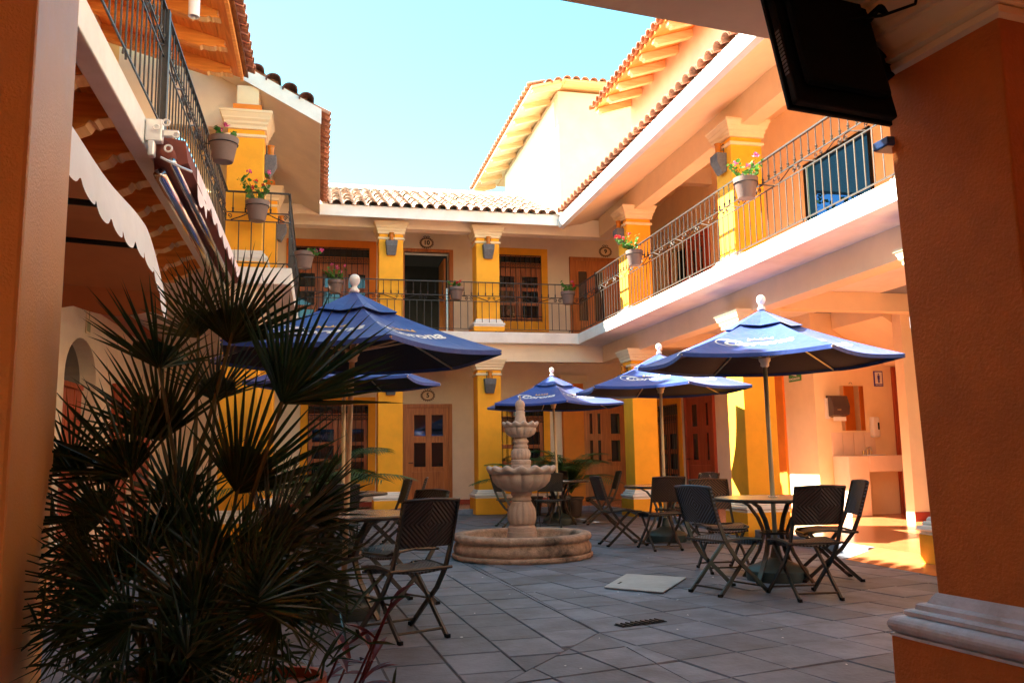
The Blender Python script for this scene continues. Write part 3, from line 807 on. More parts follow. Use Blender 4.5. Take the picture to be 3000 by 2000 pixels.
# ================================================================== COLUMNS
def column(cx, cy, z0, zb, label, grp, low=True, rot=0.0, hs=0.25, my=None, mt=None, mb_=None, cap_top=None, pk=None):
    my = my or M_YEL; mt = mt or M_TRIM; mbm = mb_ or M_WHITE
    t = thing('column', label, 'column', (cx, cy, z0), grp)
    k = hs / 0.25
    k = pk or k
    if low: pl, bs, c0, c1 = z0 + 0.33, z0 + 0.50, 2.85, 3.2
    else: pl, bs, c0, c1 = z0 + 0.10, z0 + 0.27, 5.68, 6.06
    if cap_top: c0, c1 = cap_top
    part('plinth', MB().sq([(.33 * k, z0), (.33 * k, pl)], cx, cy, rot), my, t, bevel=.008)
    hb = bs - pl
    if pk:
        prof = [(.46, pl), (.46, pl + .012)] + [(.425 + .042 * math.sin(PI * j_ / 9), pl + .012 + .082 * (1 - math.cos(PI * j_ / 9)) / 2) for j_ in range(10)] + [(.40, pl + .096), (.41, pl + .10), (.412, pl + .118), (.40, pl + .126), (.375, pl + .128), (.372, pl + .15), (.36, pl + .158), (.335, pl + .16), (.32, pl + .19), (hs + .004, pl + .21)]
        part('base_moulding', MB().sq(prof, cx, cy, rot), mbm, t)
    else: part('base_moulding', MB().sq([(.325 * k, pl), (.328 * k, pl + .01), (.315 * k, pl + .02), (.335 * k, pl + .025 + hb * .08), (.345 * k, pl + hb * .28), (.335 * k, pl + hb * .46), (.30 * k, pl + hb * .52), (.305 * k, pl + hb * .62), (.295 * k, pl + hb * .72), (.275 * k, pl + hb * .76), (.275 * k if not pk else hs + .03, pl + hb * .86), (hs + .01, bs)], cx, cy, rot), mbm, t)
    part('shaft', MB().sq([(hs, bs - .02), (hs + (.045 if pk else 0), c0 + .12)], cx, cy, rot), my, t, bevel=.01)
    if pk: hs += .045
    part('necking', MB().sq([(hs + .002, c0), (hs + .028, c0 + .012), (hs + .028, c0 + .045), (hs + .002, c0 + .055)], cx, cy, rot), mt, t)
    h = c1 - (c0 + .12)
    if pk:
        a_ = c0 + .05; pf = [(0, 0), (.05, .01), (.05, .035), (.03, .04), (.035, .06), (.09, .12), (.09, .135), (.115, .14), (.115, .17), (.10, .175), (.18, .25), (.18, .265), (.21, .27), (.21, .34)]
        part('capital', MB().sq([(hs + p_, a_ + q_) for p_, q_ in pf], cx, cy, rot), mt, t)
        part('block', MB().sq([(hs, a_ + .34), (hs, zb)], cx, cy, rot), M_ORA, t)
        return t
    e_ = 1.0
    if pk: c0 -= .055; h = c1 - (c0 + .12)
    part('capital', MB().sq([(hs + (q_ - hs) * e_ if pk else q_, z_) for q_, z_ in [(hs + .003, c0 + .12), (hs + .03, c0 + .125), (hs + .03, c0 + .12 + h * .2), (hs + .05, c0 + .12 + h * .3), (hs + .05, c0 + .12 + h * .42), (hs + .075, c0 + .12 + h * .55), (hs + .075, c0 + .12 + h * .62), (hs + .10, c0 + .12 + h * .85), (hs + .11, c0 + .12 + h * .87), (hs + .11, c1)]], cx, cy, rot), mt, t)
    part('block', MB().sq([(hs * .78, c1), (hs * .78, zb)], cx, cy, rot), M_ORA, t)
    return t
G1 = 'columns of the ground-floor arcades'; G2 = 'columns of the upstairs galleries'
column(1.41, 17.72, 0, 3.22, 'yellow ground-floor column left of the door numbered 5', G1)
column(3.46, 17.72, 0, 3.22, 'yellow ground-floor column directly behind the fountain', G1)
column(1.41, 17.72, 3.78, 6.1, 'yellow upstairs column left of the open dark doorway', G2, low=False)
column(3.46, 17.72, 3.78, 6.1, 'yellow upstairs column between the open doorway and the grilled window', G2, low=False)
for y_, nm in ((15.77, 'farthest'), (11.35, 'middle'), (7.2, 'nearest')):
    column(6.13, y_, 0, 3.22, 'ground-floor column of the sunny right arcade, %s of the three' % nm, G1, mt=M_TRIM, mb_=M_WHITE)
    column(6.13, y_, 3.78, 6.1, 'upstairs column behind the right-hand railing, %s of the three' % nm, G2, low=False)
column(-1.07, 12.36, 3.78, 6.2, 'tall yellow column at the front corner of the left terrace', G2, low=False)
column(-1.05, 15.75, 3.78, 6.2, 'yellow column at the back of the left terrace', G2, low=False)
column(-1.07, 12.36, 0, 3.24, 'yellow column under the corner of the left terrace, behind the palm', G1)
column(-1.05, 15.9, 0, 3.24, 'yellow column deep under the left terrace', G1)
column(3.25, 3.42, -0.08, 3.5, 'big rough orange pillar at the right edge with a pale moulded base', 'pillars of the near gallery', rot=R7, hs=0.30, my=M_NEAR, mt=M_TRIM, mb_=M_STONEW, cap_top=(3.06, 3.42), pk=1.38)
t = thing('column', 'smooth orange pillar along the left edge of the picture', 'column', (-1.2, 2.75, 0), 'pillars of the near gallery')
part('shaft', MB().sq([(.36, 0.0), (.36, 3.4)], -1.16, 2.69, R7), mat('sanded_orange_plaster', (0.80, 0.38, 0.09), 0.45, 0.08, 1.2, 0.35, 120, stain=(0.66, 0.46, 0.33), stain_amt=0.4, stain_scale=0.8), t, bevel=.012)
# pilasters on walls near the far corner
for x0, x1, z0, z1, lb in ((5.74, 6.25, 0.1, 2.9, 'orange wall pilaster left of the double wooden door'),):
    t = thing('pilaster', lb, 'pilaster', (x0, 19.9, 0))
    part('shaft', MB().box(x0, 19.82, z0, x1, 20.0, z1), M_ORA, t, bevel=.01)
    part('capital', MB().box(x0 - .04, 19.78, z1, x1 + .04, 20.0, z1 + .05).box(x0 - .08, 19.74, z1 + .05, x1 + .08, 20.0, z1 + .2), M_TRIM, t, bevel=.008)
# ================================================================== DOORS AND WINDOWS
def frame_rect(mb, T, u0, u1, v0, v1, t, d0, d1):
    for a, b, c, e in ((u0, u0 + t, v0, v1), (u1 - t, u1, v0, v1), (u0 + t, u1 - t, v1 - t, v1), (u0 + t, u1 - t, v0, v0 + t)):
        bx(mb, T, a, b, c, e, d0, d1)
def bx(mb, T, u0, u1, v0, v1, d0, d1):
    p, q = T(u0, v0, d0), T(u1, v1, d1)
    mb.box(p[0], p[1], p[2], q[0], q[1], q[2])
TY = lambda Y: (lambda u, v, d: (u, Y - d, v))       # wall facing the camera: u = x, d = out of the wall
TX = lambda X: (lambda u, v, d: (X - d, u, v))       # right wing wall: u = y
def door(T, u0, u1, z0, z1, panes, m, par, handle=0.12, glassm=None, leaf=None):
    """framed door; panes: list of (fu0, fu1, fv0, fv1) in fractions of the leaf"""
    fr = MB()
    for a, b, c, e in ((u0, u0 + .09, z0, z1), (u1 - .09, u1, z0, z1), (u0 + .09, u1 - .09, z1 - .09, z1)): bx(fr, T, a, b, c, e, 0.002, 0.07)
    d = part('door', fr, m, par, bevel=.006)
    a0, a1, b0, b1 = u0 + .09, u1 - .09, z0 + .01, z1 - .09
    W_, H_ = a1 - a0, b1 - b0
    us = sorted(set([0, 1] + [p[0] for p in panes] + [p[1] for p in panes]))
    vs = sorted(set([0, 1] + [p[2] for p in panes] + [p[3] for p in panes]))
    lf = MB()
    for i in range(len(us) - 1):
        for j in range(len(vs) - 1):
            cu, cv = (us[i] + us[i + 1]) / 2, (vs[j] + vs[j + 1]) / 2
            if any(p[0] <= cu <= p[1] and p[2] <= cv <= p[3] for p in panes): continue
            bx(lf, T, a0 + us[i] * W_, a0 + us[i + 1] * W_, b0 + vs[j] * H_, b0 + vs[j + 1] * H_, 0.004, 0.042)
    part('door_leaf', lf, m, d)
    for p in panes:
        q = MB(); bx(q, T, a0 + p[0] * W_, a0 + p[1] * W_, b0 + p[2] * H_, b0 + p[3] * H_, 0.006, 0.02)
        part('pane', q, glassm or M_GLASS, d)
        q = MB(); frame_rect(q, T, a0 + p[0] * W_ - .01, a0 + p[1] * W_ + .01, b0 + p[2] * H_ - .01, b0 + p[3] * H_ + .01, .022, .042, .052)
        part('glazing_bead', q, m, d)
    lo = min([p[2] for p in panes] + [0.4])
    q = MB(); bx(q, T, a0 + .12, a1 - .12, b0 + .12, b0 + lo * H_ - .1, 0.042, 0.055)
    part('panel', q, m, d, bevel=.01)
    hu = a0 + handle * W_
    q = MB().tube([T(hu, b0 + .95, .04), T(hu, b0 + .95, .08), T(hu + .09, b0 + .95, .085)], .011, 6)
    part('handle', q, M_IRON, d)
    return d
P4 = [(.16, .46, .38, .64), (.58, .88, .38, .64), (.16, .46, .70, .93), (.58, .88, .70, .93)]
door(TY(20.0), 1.90, 3.05, 0.1, 2.42, P4, M_DOOR, back, handle=.05)
PD = [(.06, .16, .40, .64), (.27, .37, .40, .64), (.06, .16, .70, .93), (.27, .37, .70, .93), (.62, .88, .40, .64), (.62, .88, .70, .93)]
door(TY(20.0), 6.27, 7.42, 0.1, 2.44, PD, M_DOOR, back, handle=.53)
PU = [(.10, .30, .30, .88), (.45, .66, .30, .88)]
door(TY(20.0), 6.02, 7.4, 3.79, 6.08, PU, M_DOOR, back, handle=.9)
door(TX(8.1), 16.55, 18.0, 0.1, 2.48, [(.55, .80, .40, .66), (.55, .80, .72, .94), (.12, .25, .40, .66), (.12, .25, .72, .94)], M_DOORR, right, handle=.92)
door(TX(8.1), 16.4, 17.55, 3.79, 5.95, [(.2, .42, .25, .9), (.58, .8, .25, .9)], M_DOORR, right)
# open doorway numbered 10: frame only
fr = MB()
for a, b, c, e in ((1.84, 1.93, 3.79, 6.14), (3.0, 3.1, 3.79, 6.14), (1.93, 3.0, 6.06, 6.14)): bx(fr, TY(20.0), a, b, c, e, -.1, .05)
d10 = part('open_doorway', fr, M_DOOR, back, bevel=.006)
part('open_door_leaf', MB().box(2.92, 20.32, 3.8, 2.97, 21.2, 6.0), M_DOOR, d10)
part('door_edge_strip', MB().box(2.93, 20.0, 3.8, 2.97, 20.04, 5.2), M_CHROME, d10)
# open dark doorway of the right wing upstairs
part('open_doorway', MB().box(8.08, 17.55, 3.79, 8.1, 17.62, 5.95).box(8.08, 18.53, 3.79, 8.1, 18.6, 5.95), M_DOORR, right)
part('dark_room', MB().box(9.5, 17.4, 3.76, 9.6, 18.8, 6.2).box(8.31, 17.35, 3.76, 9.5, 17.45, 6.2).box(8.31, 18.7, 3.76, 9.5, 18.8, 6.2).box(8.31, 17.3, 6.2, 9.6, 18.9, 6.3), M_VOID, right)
def window(T, u0, u1, v0, v1, ms, par, cols=2, sur=.17, grille=True, hb=.25, rows=(.06, .28, .34, .54, .60, .80)):
    """wooden shuttered window with coloured surround and iron grille"""
    q = MB()
    for a, b, c, e in ((u0, u0 + sur, v0, v1), (u1 - sur, u1, v0, v1), (u0 + sur, u1 - sur, v1 - sur, v1), (u0 + sur, u1 - sur, v0, v0 + hb)): bx(q, T, a, b, c, e, 0.001, 0.035)
    w = part('window', q, ms, par, bevel=.004)
    a0, a1, b0, b1 = u0 + sur, u1 - sur, v0 + hb, v1 - sur
    q = MB(); bx(q, T, a0, a1, b0, b1, 0.001, 0.006); part('dark_glass', q, M_GLASS, w)
    W_, H_ = a1 - a0, b1 - b0
    for c in range(cols):
        x0, x1 = a0 + c * W_ / cols + .005, a0 + (c + 1) * W_ / cols - .005
        q = MB()
        for (f0, f1) in ((0, rows[0]), (rows[1], rows[2]), (rows[3], rows[4]), (rows[5], 1.0)):
            bx(q, T, x0, x1, b0 + f0 * H_ * .84, b0 + f1 * H_ * .84, 0.007, 0.03)
        for xa in (x0, x1 - .09): bx(q, T, xa, xa + .09, b0, b0 + H_ * .84, 0.0305, 0.033)
        part('shutter', q, M_SHUT, w)
    q = MB(); bx(q, T, a0, a1, b0 + H_ * .84, b0 + H_ * .88, 0.007, 0.034); bx(q, T, a0, a1, b1 - .04, b1, .007, .03); part('transom', q, M_SHUT, w)
    if grille:
        q = MB(); n = max(3, int(W_ / .125))
        for i in range(n + 1):
            u = a0 + .01 + i * (W_ - .02) / n
            q.tube([T(u, b0 - .02, .07), T(u, b1 - .02, .07)], .008, 4)
        for f in (.02, .07, .80, .86, .985):
            q.tube([T(a0, b0 + f * H_, .07), T(a1, b0 + f * H_, .07)], .009, 4)
        for i in range(n):
            u = a0 + .01 + (i + .5) * (W_ - .02) / n
            q.tube([T(u + .035 * math.cos(k * PI / 4), b0 + .83 * H_ + .03 * math.sin(k * PI / 4), .07) for k in range(9)], .006, 4)
        for u in (a0 + .03, a1 - .03):
            for v in (b0 + .1, b1 - .1): q.tube([T(u, v, 0), T(u, v, .07)], .01, 4)
        part('grille', q, M_IRON, w)
    return w
window(TY(20.0), -0.80, 1.27, 3.9, 6.27, M_ORA, back, cols=3)
window(TY(20.0), 3.95, 5.46, 4.18, 6.25, M_YEL, back)
window(TY(20.0), -0.42, 1.27, 0.45, 2.58, M_YEL, back)
window(TY(20.0), 3.95, 5.44, 0.3, 2.51, M_YEL, back)
window(TX(8.1), 18.25, 19.75, 0.1, 2.5, M_YEL, right, hb=.12)
# big upstairs window in see-through blue glass, standing in for a reflecting pane
q = MB(); frame_rect(q, TX(8.1), 10.9, 12.72, 3.8, 6.05, .05, -.02, .03)
bw = part('window', q, M_BLACK, right)
part('pane', MB().box(8.13, 10.95, 3.85, 8.14, 12.67, 6.0), M_BLUEGL, bw)
# doors in the sink alcove
T = TY(13.0)
q = MB()
for a, b, c, e in ((9.70, 9.82, 0.1, 2.6), (9.82, 10.6, 2.5, 2.6), (10.6, 10.72, .1, 2.6)): bx(q, T, a, b, c, e, 0.001, .06)
d = part('door', q, M_DOORR, right, bevel=.005)
part('door_leaf', MB().box(9.82, 12.965, .11, 10.6, 12.998, 2.5), M_PEACH, d)
part('handle', MB().tube([(10.05, 12.96, 1.1), (10.05, 12.9, 1.1), (10.14, 12.9, 1.1)], .012, 6), M_IRON, d)
q = MB()
for a, b, c, e in ((13.95, 14.07, .1, 2.65), (15.07, 15.19, .1, 2.65), (14.07, 15.07, 2.53, 2.65)): bx(q, TX(8.2), a, b, c, e, 0.001, .04)
d = part('door', q, M_ORA, right)
part('door_leaf', MB().box(8.175, 14.07, .11, 8.199, 15.07, 2.53), M_ORA, d)
# ================================================================== OVAL NUMBER PLAQUES
def plaque(cx, cz, num, label):
    t = thing('number_plaque', label, 'plaque', (cx, 19.99, cz), 'oval room-number plaques')
    q = MB().lathe([(0.16, 0), (0.16, .018), (.13, .026)], (0, 0, 0), 24)
    q.v = [(cx + a * 1.0, 19.995 - c, cz + b * .78) for a, b, c in q.v]
    part('rim', q, mat('plaque_rim', (.25, .16, .08), .5), t)
    q = MB().lathe([(0.125, .026), (0.12, .030)], (0, 0, 0), 24)
    q.v = [(cx + a, 19.995 - c, cz + b * .76) for a, b, c in q.v]
    part('face', q, M_TRIM, t)
    q = MB()
    for k in range(20):
        a = 2 * PI * k / 20
        q.obox((cx + .165 * math.cos(a), 19.985, cz + .13 * math.sin(a)), (.018, .015, .018), 0)
    for s_ in (-1, 1): q.tube([(cx + s_ * .02 * j, 19.985, cz + .15 + .02 * math.sin(j * .9)) for j in range(5)], .007, 4)
    part('beading', q, M_IRON, t, kind='stuff')
    q = MB(); place_text(q, num, .15, (cx, 19.965, cz), (1, 0, 0), (0, 0, 1), (0, -1, 0), lift=.001, bold=.004)
    part('number', q, M_BLACK, t)
plaque(2.46, 6.29, '10', 'oval plaque reading 10 above the open dark doorway')
plaque(2.48, 2.62, '5', 'oval plaque reading 5 above the closed wooden door')
plaque(6.98, 6.25, '9', 'oval plaque reading 9 above the upstairs door in the far right corner')
plaque(6.83, 2.63, '6', 'oval plaque above the double wooden door, half hidden by a parasol')
# ================================================================== WALL LAMPS
def lamp_proto():
    t = thing('wall_lamp', '', 'lamp', (0, 0, 0), 'stone bracket lamps on the columns')
    q = MB().add([(-.125, 0, .12), (.125, 0, .12), (.125, -.16, .12), (-.125, -.16, .12), (-.10, 0, -.16), (.10, 0, -.16), (.085, -.07, -.19), (-.085, -.07, -.19), (-.115, -.165, .0), (.115, -.165, .0)],
                 [(0, 1, 2, 3), (4, 7, 6, 5), (0, 4, 5, 1), (3, 2, 9, 8), (8, 9, 6, 7), (0, 3, 8, 7, 4), (1, 5, 6, 9, 2)])
    part('stone_bracket', q, M_LAMPST, t, bevel=.012)
    q = MB().lathe([(.045, .121), (.05, .14), (.04, .17), (.045, .26), (.055, .29), (.05, .29), (.035, .2)], (0, -.08, 0), 12)
    part('amber_glass', q, M_AMBER, t, smooth=True)
    part('iron_holder', MB().tube([(-.06, -.02, .12), (-.06, -.02, .27), (.06, -.02, .27), (.06, -.02, .12)], .007, 4), M_IRON, t)
    return t
L0 = lamp_proto()
LS = [((1.41, 17.47, 5.52), 0, 'grey stone lamp on the upstairs column left of the open doorway'),
      ((3.46, 17.47, 5.52), 0, 'grey stone lamp on the upstairs column right of the open doorway'),
      ((1.41, 17.47, 2.62), 0, 'grey stone lamp on the ground-floor column left of the door numbered 5'),
      ((3.46, 17.47, 2.66), 0, 'grey stone lamp on the ground-floor column behind the fountain'),
      ((5.88, 15.77, 5.52), -PI / 2, 'grey stone lamp on the farthest upstairs column of the right gallery'),
      ((5.88, 11.35, 5.48), -PI / 2, 'grey stone lamp on the middle upstairs column of the right gallery'),
      ((5.88, 15.77, 2.6), -PI / 2, 'grey stone lamp on the farthest ground-floor column at right, behind the parasols'),
      ((5.88, 7.2, 2.35), -PI / 2, 'stone lamp on the nearest ground-floor column at right, beside the big pillar'),
      ((-0.82, 12.36, 5.38), PI / 2, 'amber lamp on the corner column of the left terrace'),
      ((-0.80, 15.75, 5.3), PI / 2, 'amber lamp on the rear column of the left terrace, seen through the railing')]
for i, (p, rz, lb) in enumerate(LS):
    if i == 0: L0.location = p; L0.rotation_euler = (0, 0, rz); L0['label'] = lb; ROOT[L0.name] = Vector(p)
    else: copy_thing(L0, p, rz, lb)
# ================================================================== RAILINGS
def spiral(mb, c, U, V, r0, turns, a0, sgn, rad):
    pts = []
    for k in range(int(turns * 10) + 1):
        a = a0 + sgn * 2 * PI * k / 10
        r = r0 * (1 - k / (turns * 10 + 2))
        pts.append(c + U * (r * math.cos(a)) + V * (r * math.sin(a)))
    mb.tube(pts, rad, 4)
BAL = {}
SCR = .0085
def railing(p0, p1, label, m=None, z=3.78, posts=(), skip_end=False, ornate=True):
    m = m or M_IRON
    p0 = Vector((p0[0], p0[1], z)); p1 = Vector((p1[0], p1[1], z))
    t = thing('railing', label, 'railing', tuple(p0), 'wrought-iron balcony railings')
    L = (p1 - p0).length; D = (p1 - p0).normalized(); Zv = Vector((0, 0, 1)); Nn = Zv.cross(D)
    H = (0.045, 0.63, 0.75, 1.04)
    for nm, h, r in (('bottom_rail', H[0], .010), ('lower_band_rail', H[1], .010), ('upper_band_rail', H[2], .010), ('handrail', H[3], .014)):
        part(nm, MB().flat([p0 + Zv * h, p1 + Zv * h], .014 if nm != 'handrail' else .018, .012 if nm != 'handrail' else .035, (0, 0, 1)), m, t)
    key = m.name
    if key not in BAL:
        a = mesh_from('baluster', MB().tube([(0, 0, H[0]), (0, 0, H[1])], .0075, 5), m)
        b = mesh_from('baluster', MB().tube([(0, 0, H[2]), (0, 0, H[2] + .02), (0, 0, H[2] + .03), (0, 0, H[2] + .055), (0, 0, H[2] + .065), (0, 0, H[2] + .09), (0, 0, H[3])], [.007, .016, .010, .018, .010, .007, .007], 6), m)
        BAL[key] = (a, b)
    a, b = BAL[key]
    n = int(L / .15)
    for i in range(1, n):
        piece('baluster', a, p0 + D * (i * L / n), t)
        piece('baluster', b, p0 + D * ((i - .5) * L / n), t)
    # scroll panels between the two band rails
    per = 0.9; k = max(1, round(L / per)); w = L / k; hm = (H[1] + H[2]) / 2
    for i in range(k):
        c = p0 + D * (w * (i + .5)) + Zv * hm
        q = MB(); hh = .058
        for sg in (-1, 1):
            spiral(q, c + D * (sg * .055), D, Zv, .042, 1.5, PI / 2, sg, SCR * .9)
            e = D * (sg * w * .5)
            q.tube([c + D * (sg * .055) + Zv * .042, c + D * (sg * .14) + Zv * .045, c + e * .55, c + e * .86 - Zv * .05], .008, 4)
            spiral(q, c + e * .9 + Zv * .012, D, Zv, .034, 1.3, -PI / 2, -sg, .006)
        part('scroll', q, m, t)
    # little feet
    i = 0.8
    q = MB()
    while i < L:
        c = p0 + D * i
        q.tube([c + D * (.045 * math.cos(PI * j / 8)) + Zv * (.055 * math.sin(PI * j / 8) - .01) for j in range(9)], .008, 4)
        i += 1.6
    if q.v: part('feet', q, m, t)
    for d_ in posts:
        c = p0 + D * d_
        part('post', MB().box(c.x - .035, c.y - .035, z - .02, c.x + .035, c.y + .035, z + H[3]), m, t)
    return t
railing((-0.35, 17.41), (5.45, 17.41), 'thin black railing along the far upstairs gallery')
railing((5.45, 17.41), (5.45, 4.6), 'sunlit railing sweeping along the right-hand gallery', m=M_IRONG)
railing((-1.28, 3.3), (-1.28, 11.9), 'heavy dark railing of the near left balcony with a thick post', posts=(3.75,))
railing((-1.28, 11.9), (-0.45, 11.9), 'short black railing at the front end of the left terrace')
railing((-0.45, 11.9), (-0.45, 17.35), 'black railing running back along the left terrace, seen edge-on')
# ================================================================== SIGNS, SINK, MIRROR, DISPENSERS
t = thing('exit_sign', 'small green and white emergency sign on the peach wall behind the right parasol pole', 'sign', (7.99, 13.4, 2.6))
part('plate', MB().box(7.98, 13.2, 2.44, 7.998, 13.58, 2.72), M_GREENS, t)
q = MB(); place_text(q, 'RUTA DE', .085, (7.979, 13.39, 2.66), (0, -1, 0), (0, 0, 1), (-1, 0, 0), .002, bold=.002)
place_text(q, 'EVACUACION', .055, (7.979, 13.39, 2.48), (0, -1, 0), (0, 0, 1), (-1, 0, 0), .002, bold=.002)
q.add([(7.976, 13.52, 2.56), (7.976, 13.32, 2.60), (7.976, 13.32, 2.52)], [(0, 1, 2)]).add([(7.976, 13.34, 2.575), (7.976, 13.24, 2.575), (7.976, 13.24, 2.545), (7.976, 13.34, 2.545)], [(0, 1, 2, 3)])
part('lettering', q, M_PRINTW, t)
T = TY(13.0)
def ywall(u): return u
t = thing('toilet_sign', 'blue and white sign with a standing figure above the soap dispenser', 'sign', (9.2, 12.99, 2.45))
part('plate', MB().box(9.05, 12.985, 2.2, 9.33, 12.998, 2.63), M_BLUES, t)
part('inner_plate', MB().box(9.08, 12.98, 2.27, 9.30, 12.984, 2.6), M_PRINTW, t)
q = MB().lathe([(.022, 0), (.022, .003)], (0, 0, 0), 12); q.v = [(9.19 + a, 12.978 - c, 2.535 + b) for a, b, c in q.v]
q.box(9.155, 12.976, 2.40, 9.225, 12.979, 2.505).box(9.165, 12.976, 2.30, 9.187, 12.979, 2.40).box(9.193, 12.976, 2.30, 9.215, 12.979, 2.40)
part('figure', q, M_BLUES, t)
q = MB(); place_text(q, 'SANITARIOS', .04, (9.19, 12.984, 2.235), (1, 0, 0), (0, 0, 1), (0, -1, 0), .002, bold=.001); part('lettering', q, M_PRINTW, t)
t = thing('mirror', 'frameless wall mirror above the sink reflecting added orange strips', 'mirror', (8.6, 12.99, 1.9))
part('glass', MB().box(8.33, 12.975, 1.42, 8.78, 12.996, 2.18), M_MIRR, t)
part('hook', MB().tube([(8.55 + .03 * math.cos(k * PI / 5), 12.985, 2.21 + .03 * math.sin(k * PI / 5)) for k in range(6)], .004, 4), M_IRON, t)
t = thing('towel_dispenser', 'smoky brown paper-towel dispenser beside the mirror', 'dispenser', (8.2, 12.99, 1.8))
part('back_plate', MB().box(8.03, 12.93, 1.60, 8.09, 12.997, 1.95), M_PLW, t)
part('cover', MB().prism([(8.06, 12.997, 1.62), (8.06, 12.80, 1.66), (8.06, 12.78, 1.80), (8.06, 12.84, 1.98), (8.06, 12.997, 2.0)], (.32, 0, 0)), M_BROWNPL, t, bevel=.015)
part('paper_sheet', MB().box(8.12, 12.86, 1.56, 8.34, 12.89, 1.63), M_PRINTW, t)
part('badge', MB().box(8.13, 12.775, 1.735, 8.20, 12.782, 1.755), M_CHROME, t)
t = thing('soap_dispenser', 'white plastic soap dispenser right of the mirror', 'dispenser', (8.95, 12.99, 1.5))
part('body', MB().box(8.88, 12.88, 1.33, 9.02, 12.997, 1.68), M_PLW, t, bevel=.03)
part('window_strip', MB().box(8.97, 12.874, 1.46, 9.0, 12.879, 1.58), M_BLACK, t)
t = thing('sink_counter', 'pale tiled washbasin counter with a tap and an open recess below', 'sink', (8.8, 12.6, .1))
part('counter', MB().box(8.12, 12.55, .1, 8.5, 12.995, 0.92).box(8.5, 12.55, .70, 9.5, 12.995, 0.92).box(9.4, 12.55, .1, 9.55, 12.995, .92), M_SINK, t, bevel=.01)
for i in range(4): part('splash_tile', MB().box(8.12 + i * .21 + .003, 12.985, .925, 8.12 + (i + 1) * .21 - .003, 12.998, 1.25), M_SINK, t, bevel=.004)
part('basin', MB().lathe([(.17, .921), (.19, .935), (.16, .935), (.12, .90), (.02, .89)], (8.75, 12.76, 0), 20), M_PLW, t, smooth=True)
part('tap', MB().tube([(8.75, 12.94, .92), (8.75, 12.94, 1.03), (8.75, 12.85, 1.04), (8.75, 12.82, 1.0)], .012, 6).tube([(8.68, 12.94, .93), (8.68, 12.94, .99)], .014, 6).tube([(8.82, 12.94, .93), (8.82, 12.94, .99)], .014, 6), M_CHROME, t)
t = thing('fire_extinguisher', 'red fire extinguisher upstairs behind the right railing', 'extinguisher', (8.0, 18.35, 3.8))
t.location = (7.98, 17.5, 3.8); ROOT[t.name] = Vector((7.98, 17.5, 3.8))
part('cylinder', MB().lathe([(.03, 0.75), (.07, .78), (.075, .85), (.075, 1.2), (.05, 1.27), (.02, 1.3)], (7.98, 17.5, 3.79), 14), mat('red_enamel', (.55, .01, .01), .3), t, smooth=True)
part('label_band', MB().lathe([(.077, .95), (.077, 1.1)], (7.98, 17.5, 3.79), 14, cap=False), M_PRINTW, t)
part('hose', MB().tube([(7.98, 17.5, 5.1), (7.93, 17.44, 5.1), (7.9, 17.42, 4.9), (7.91, 17.43, 4.65)], .01, 5), M_BLACK, t)
t = thing('wall_sign', 'narrow pale vertical sign above the arched door on the left', 'sign', (-3.19, 12.6, 3.2))
part('plate', MB().box(-3.195, 12.75, 2.95, -3.18, 12.98, 3.45), M_TRIM, t)
part('print', MB().box(-3.179, 12.78, 2.98, -3.176, 12.95, 3.12).box(-3.179, 12.85, 3.16, -3.176, 12.88, 3.4), mat('faded_green_print', (.35, .38, .2), .7), t)
for o_ in COL.objects:
    if o_.parent is None and o_.name in ('mirror', 'towel_dispenser', 'soap_dispenser', 'sink_counter', 'toilet_sign', 'exit_sign'):
        d_ = {'mirror': (.34, 0, .09), 'towel_dispenser': (.34, 0, .11), 'soap_dispenser': (.32, 0, .06), 'sink_counter': (.34, 0, 0), 'toilet_sign': (.25, 0, -.03), 'exit_sign': (.2, .17, -.04)}[o_.name]
        o_.location = Vector(o_.location) + Vector(d_)
        if o_.name == 'sink_counter': o_.scale = (1, 1, 1.2)
        if o_.name == 'toilet_sign': o_.scale = (.62, 1, .62)
# ================================================================== HANGING TELEVISION, BLUE BOX, PIPE
tv = thing('television', 'big black television seen from behind, hanging beside the near right pillar', 'television', (2.5, 3.5, 3.0))
Rt = Matrix.Rotation(math.radians(9), 3, 'Z') @ Matrix.Rotation(math.radians(-13), 3, 'X')
oc = Vector((2.17, 3.42, 2.775))   # lower left rear corner
def tvp(a, b, c): return oc + Rt @ Vector((a, b, c))
def tvbox(mb, a0, a1, b0, b1, c0, c1):
    vs = [tvp(a, b, c) for c in (c0, c1) for a, b in ((a0, b0), (a1, b0), (a1, b1), (a0, b1))]
    return mb.add(vs, [(0, 3, 2, 1), (4, 5, 6, 7), (0, 1, 5, 4), (1, 2, 6, 5), (2, 3, 7, 6), (3, 0, 4, 7)])
part('case', tvbox(MB(), 0, .62, 0, .05, 0, .95), M_BLACK, tv, bevel=.012)
part('rear_hump', tvbox(MB(), .05, .57, -.05, -.001, .08, .86), M_BLACK, tv, bevel=.03)
part('front_bezel', tvbox(MB(), -.01, .63, .051, .075, -.01, .96), M_BLACK, tv, bevel=.006)
part('screen', tvbox(MB(), .03, .59, .0755, .078, .03, .92), M_GLASS, tv)
for i in range(12): part('side_slot', tvbox(MB(), -.0035, -.0005, .01, .04, .16 + i * .022, .172 + i * .022), mat('slot_grey', (.10, .10, .11), .5) if i == 0 else bpy.data.materials['slot_grey'], tv)
part('wall_arm', MB().tube([tvp(.5, -.05, .5), tvp(.56, -.12, .56), (2.98, 3.5, 3.25)], .025, 6), M_BLACK, tv)
part('mount_and_shadow_block', tvbox(MB(), .40, .85, .03, .12, .30, .80), M_BLACK, tv, bevel=.01)  # oversized black mount, also paints in the dark shadow beside the pillar
part('cable', MB().tube([tvp(.4, -.06, .5), (2.6, 3.35, 3.2), (2.75, 3.3, 3.25), (2.8, 3.3, 3.42)], .008, 5), M_BLACK, tv)
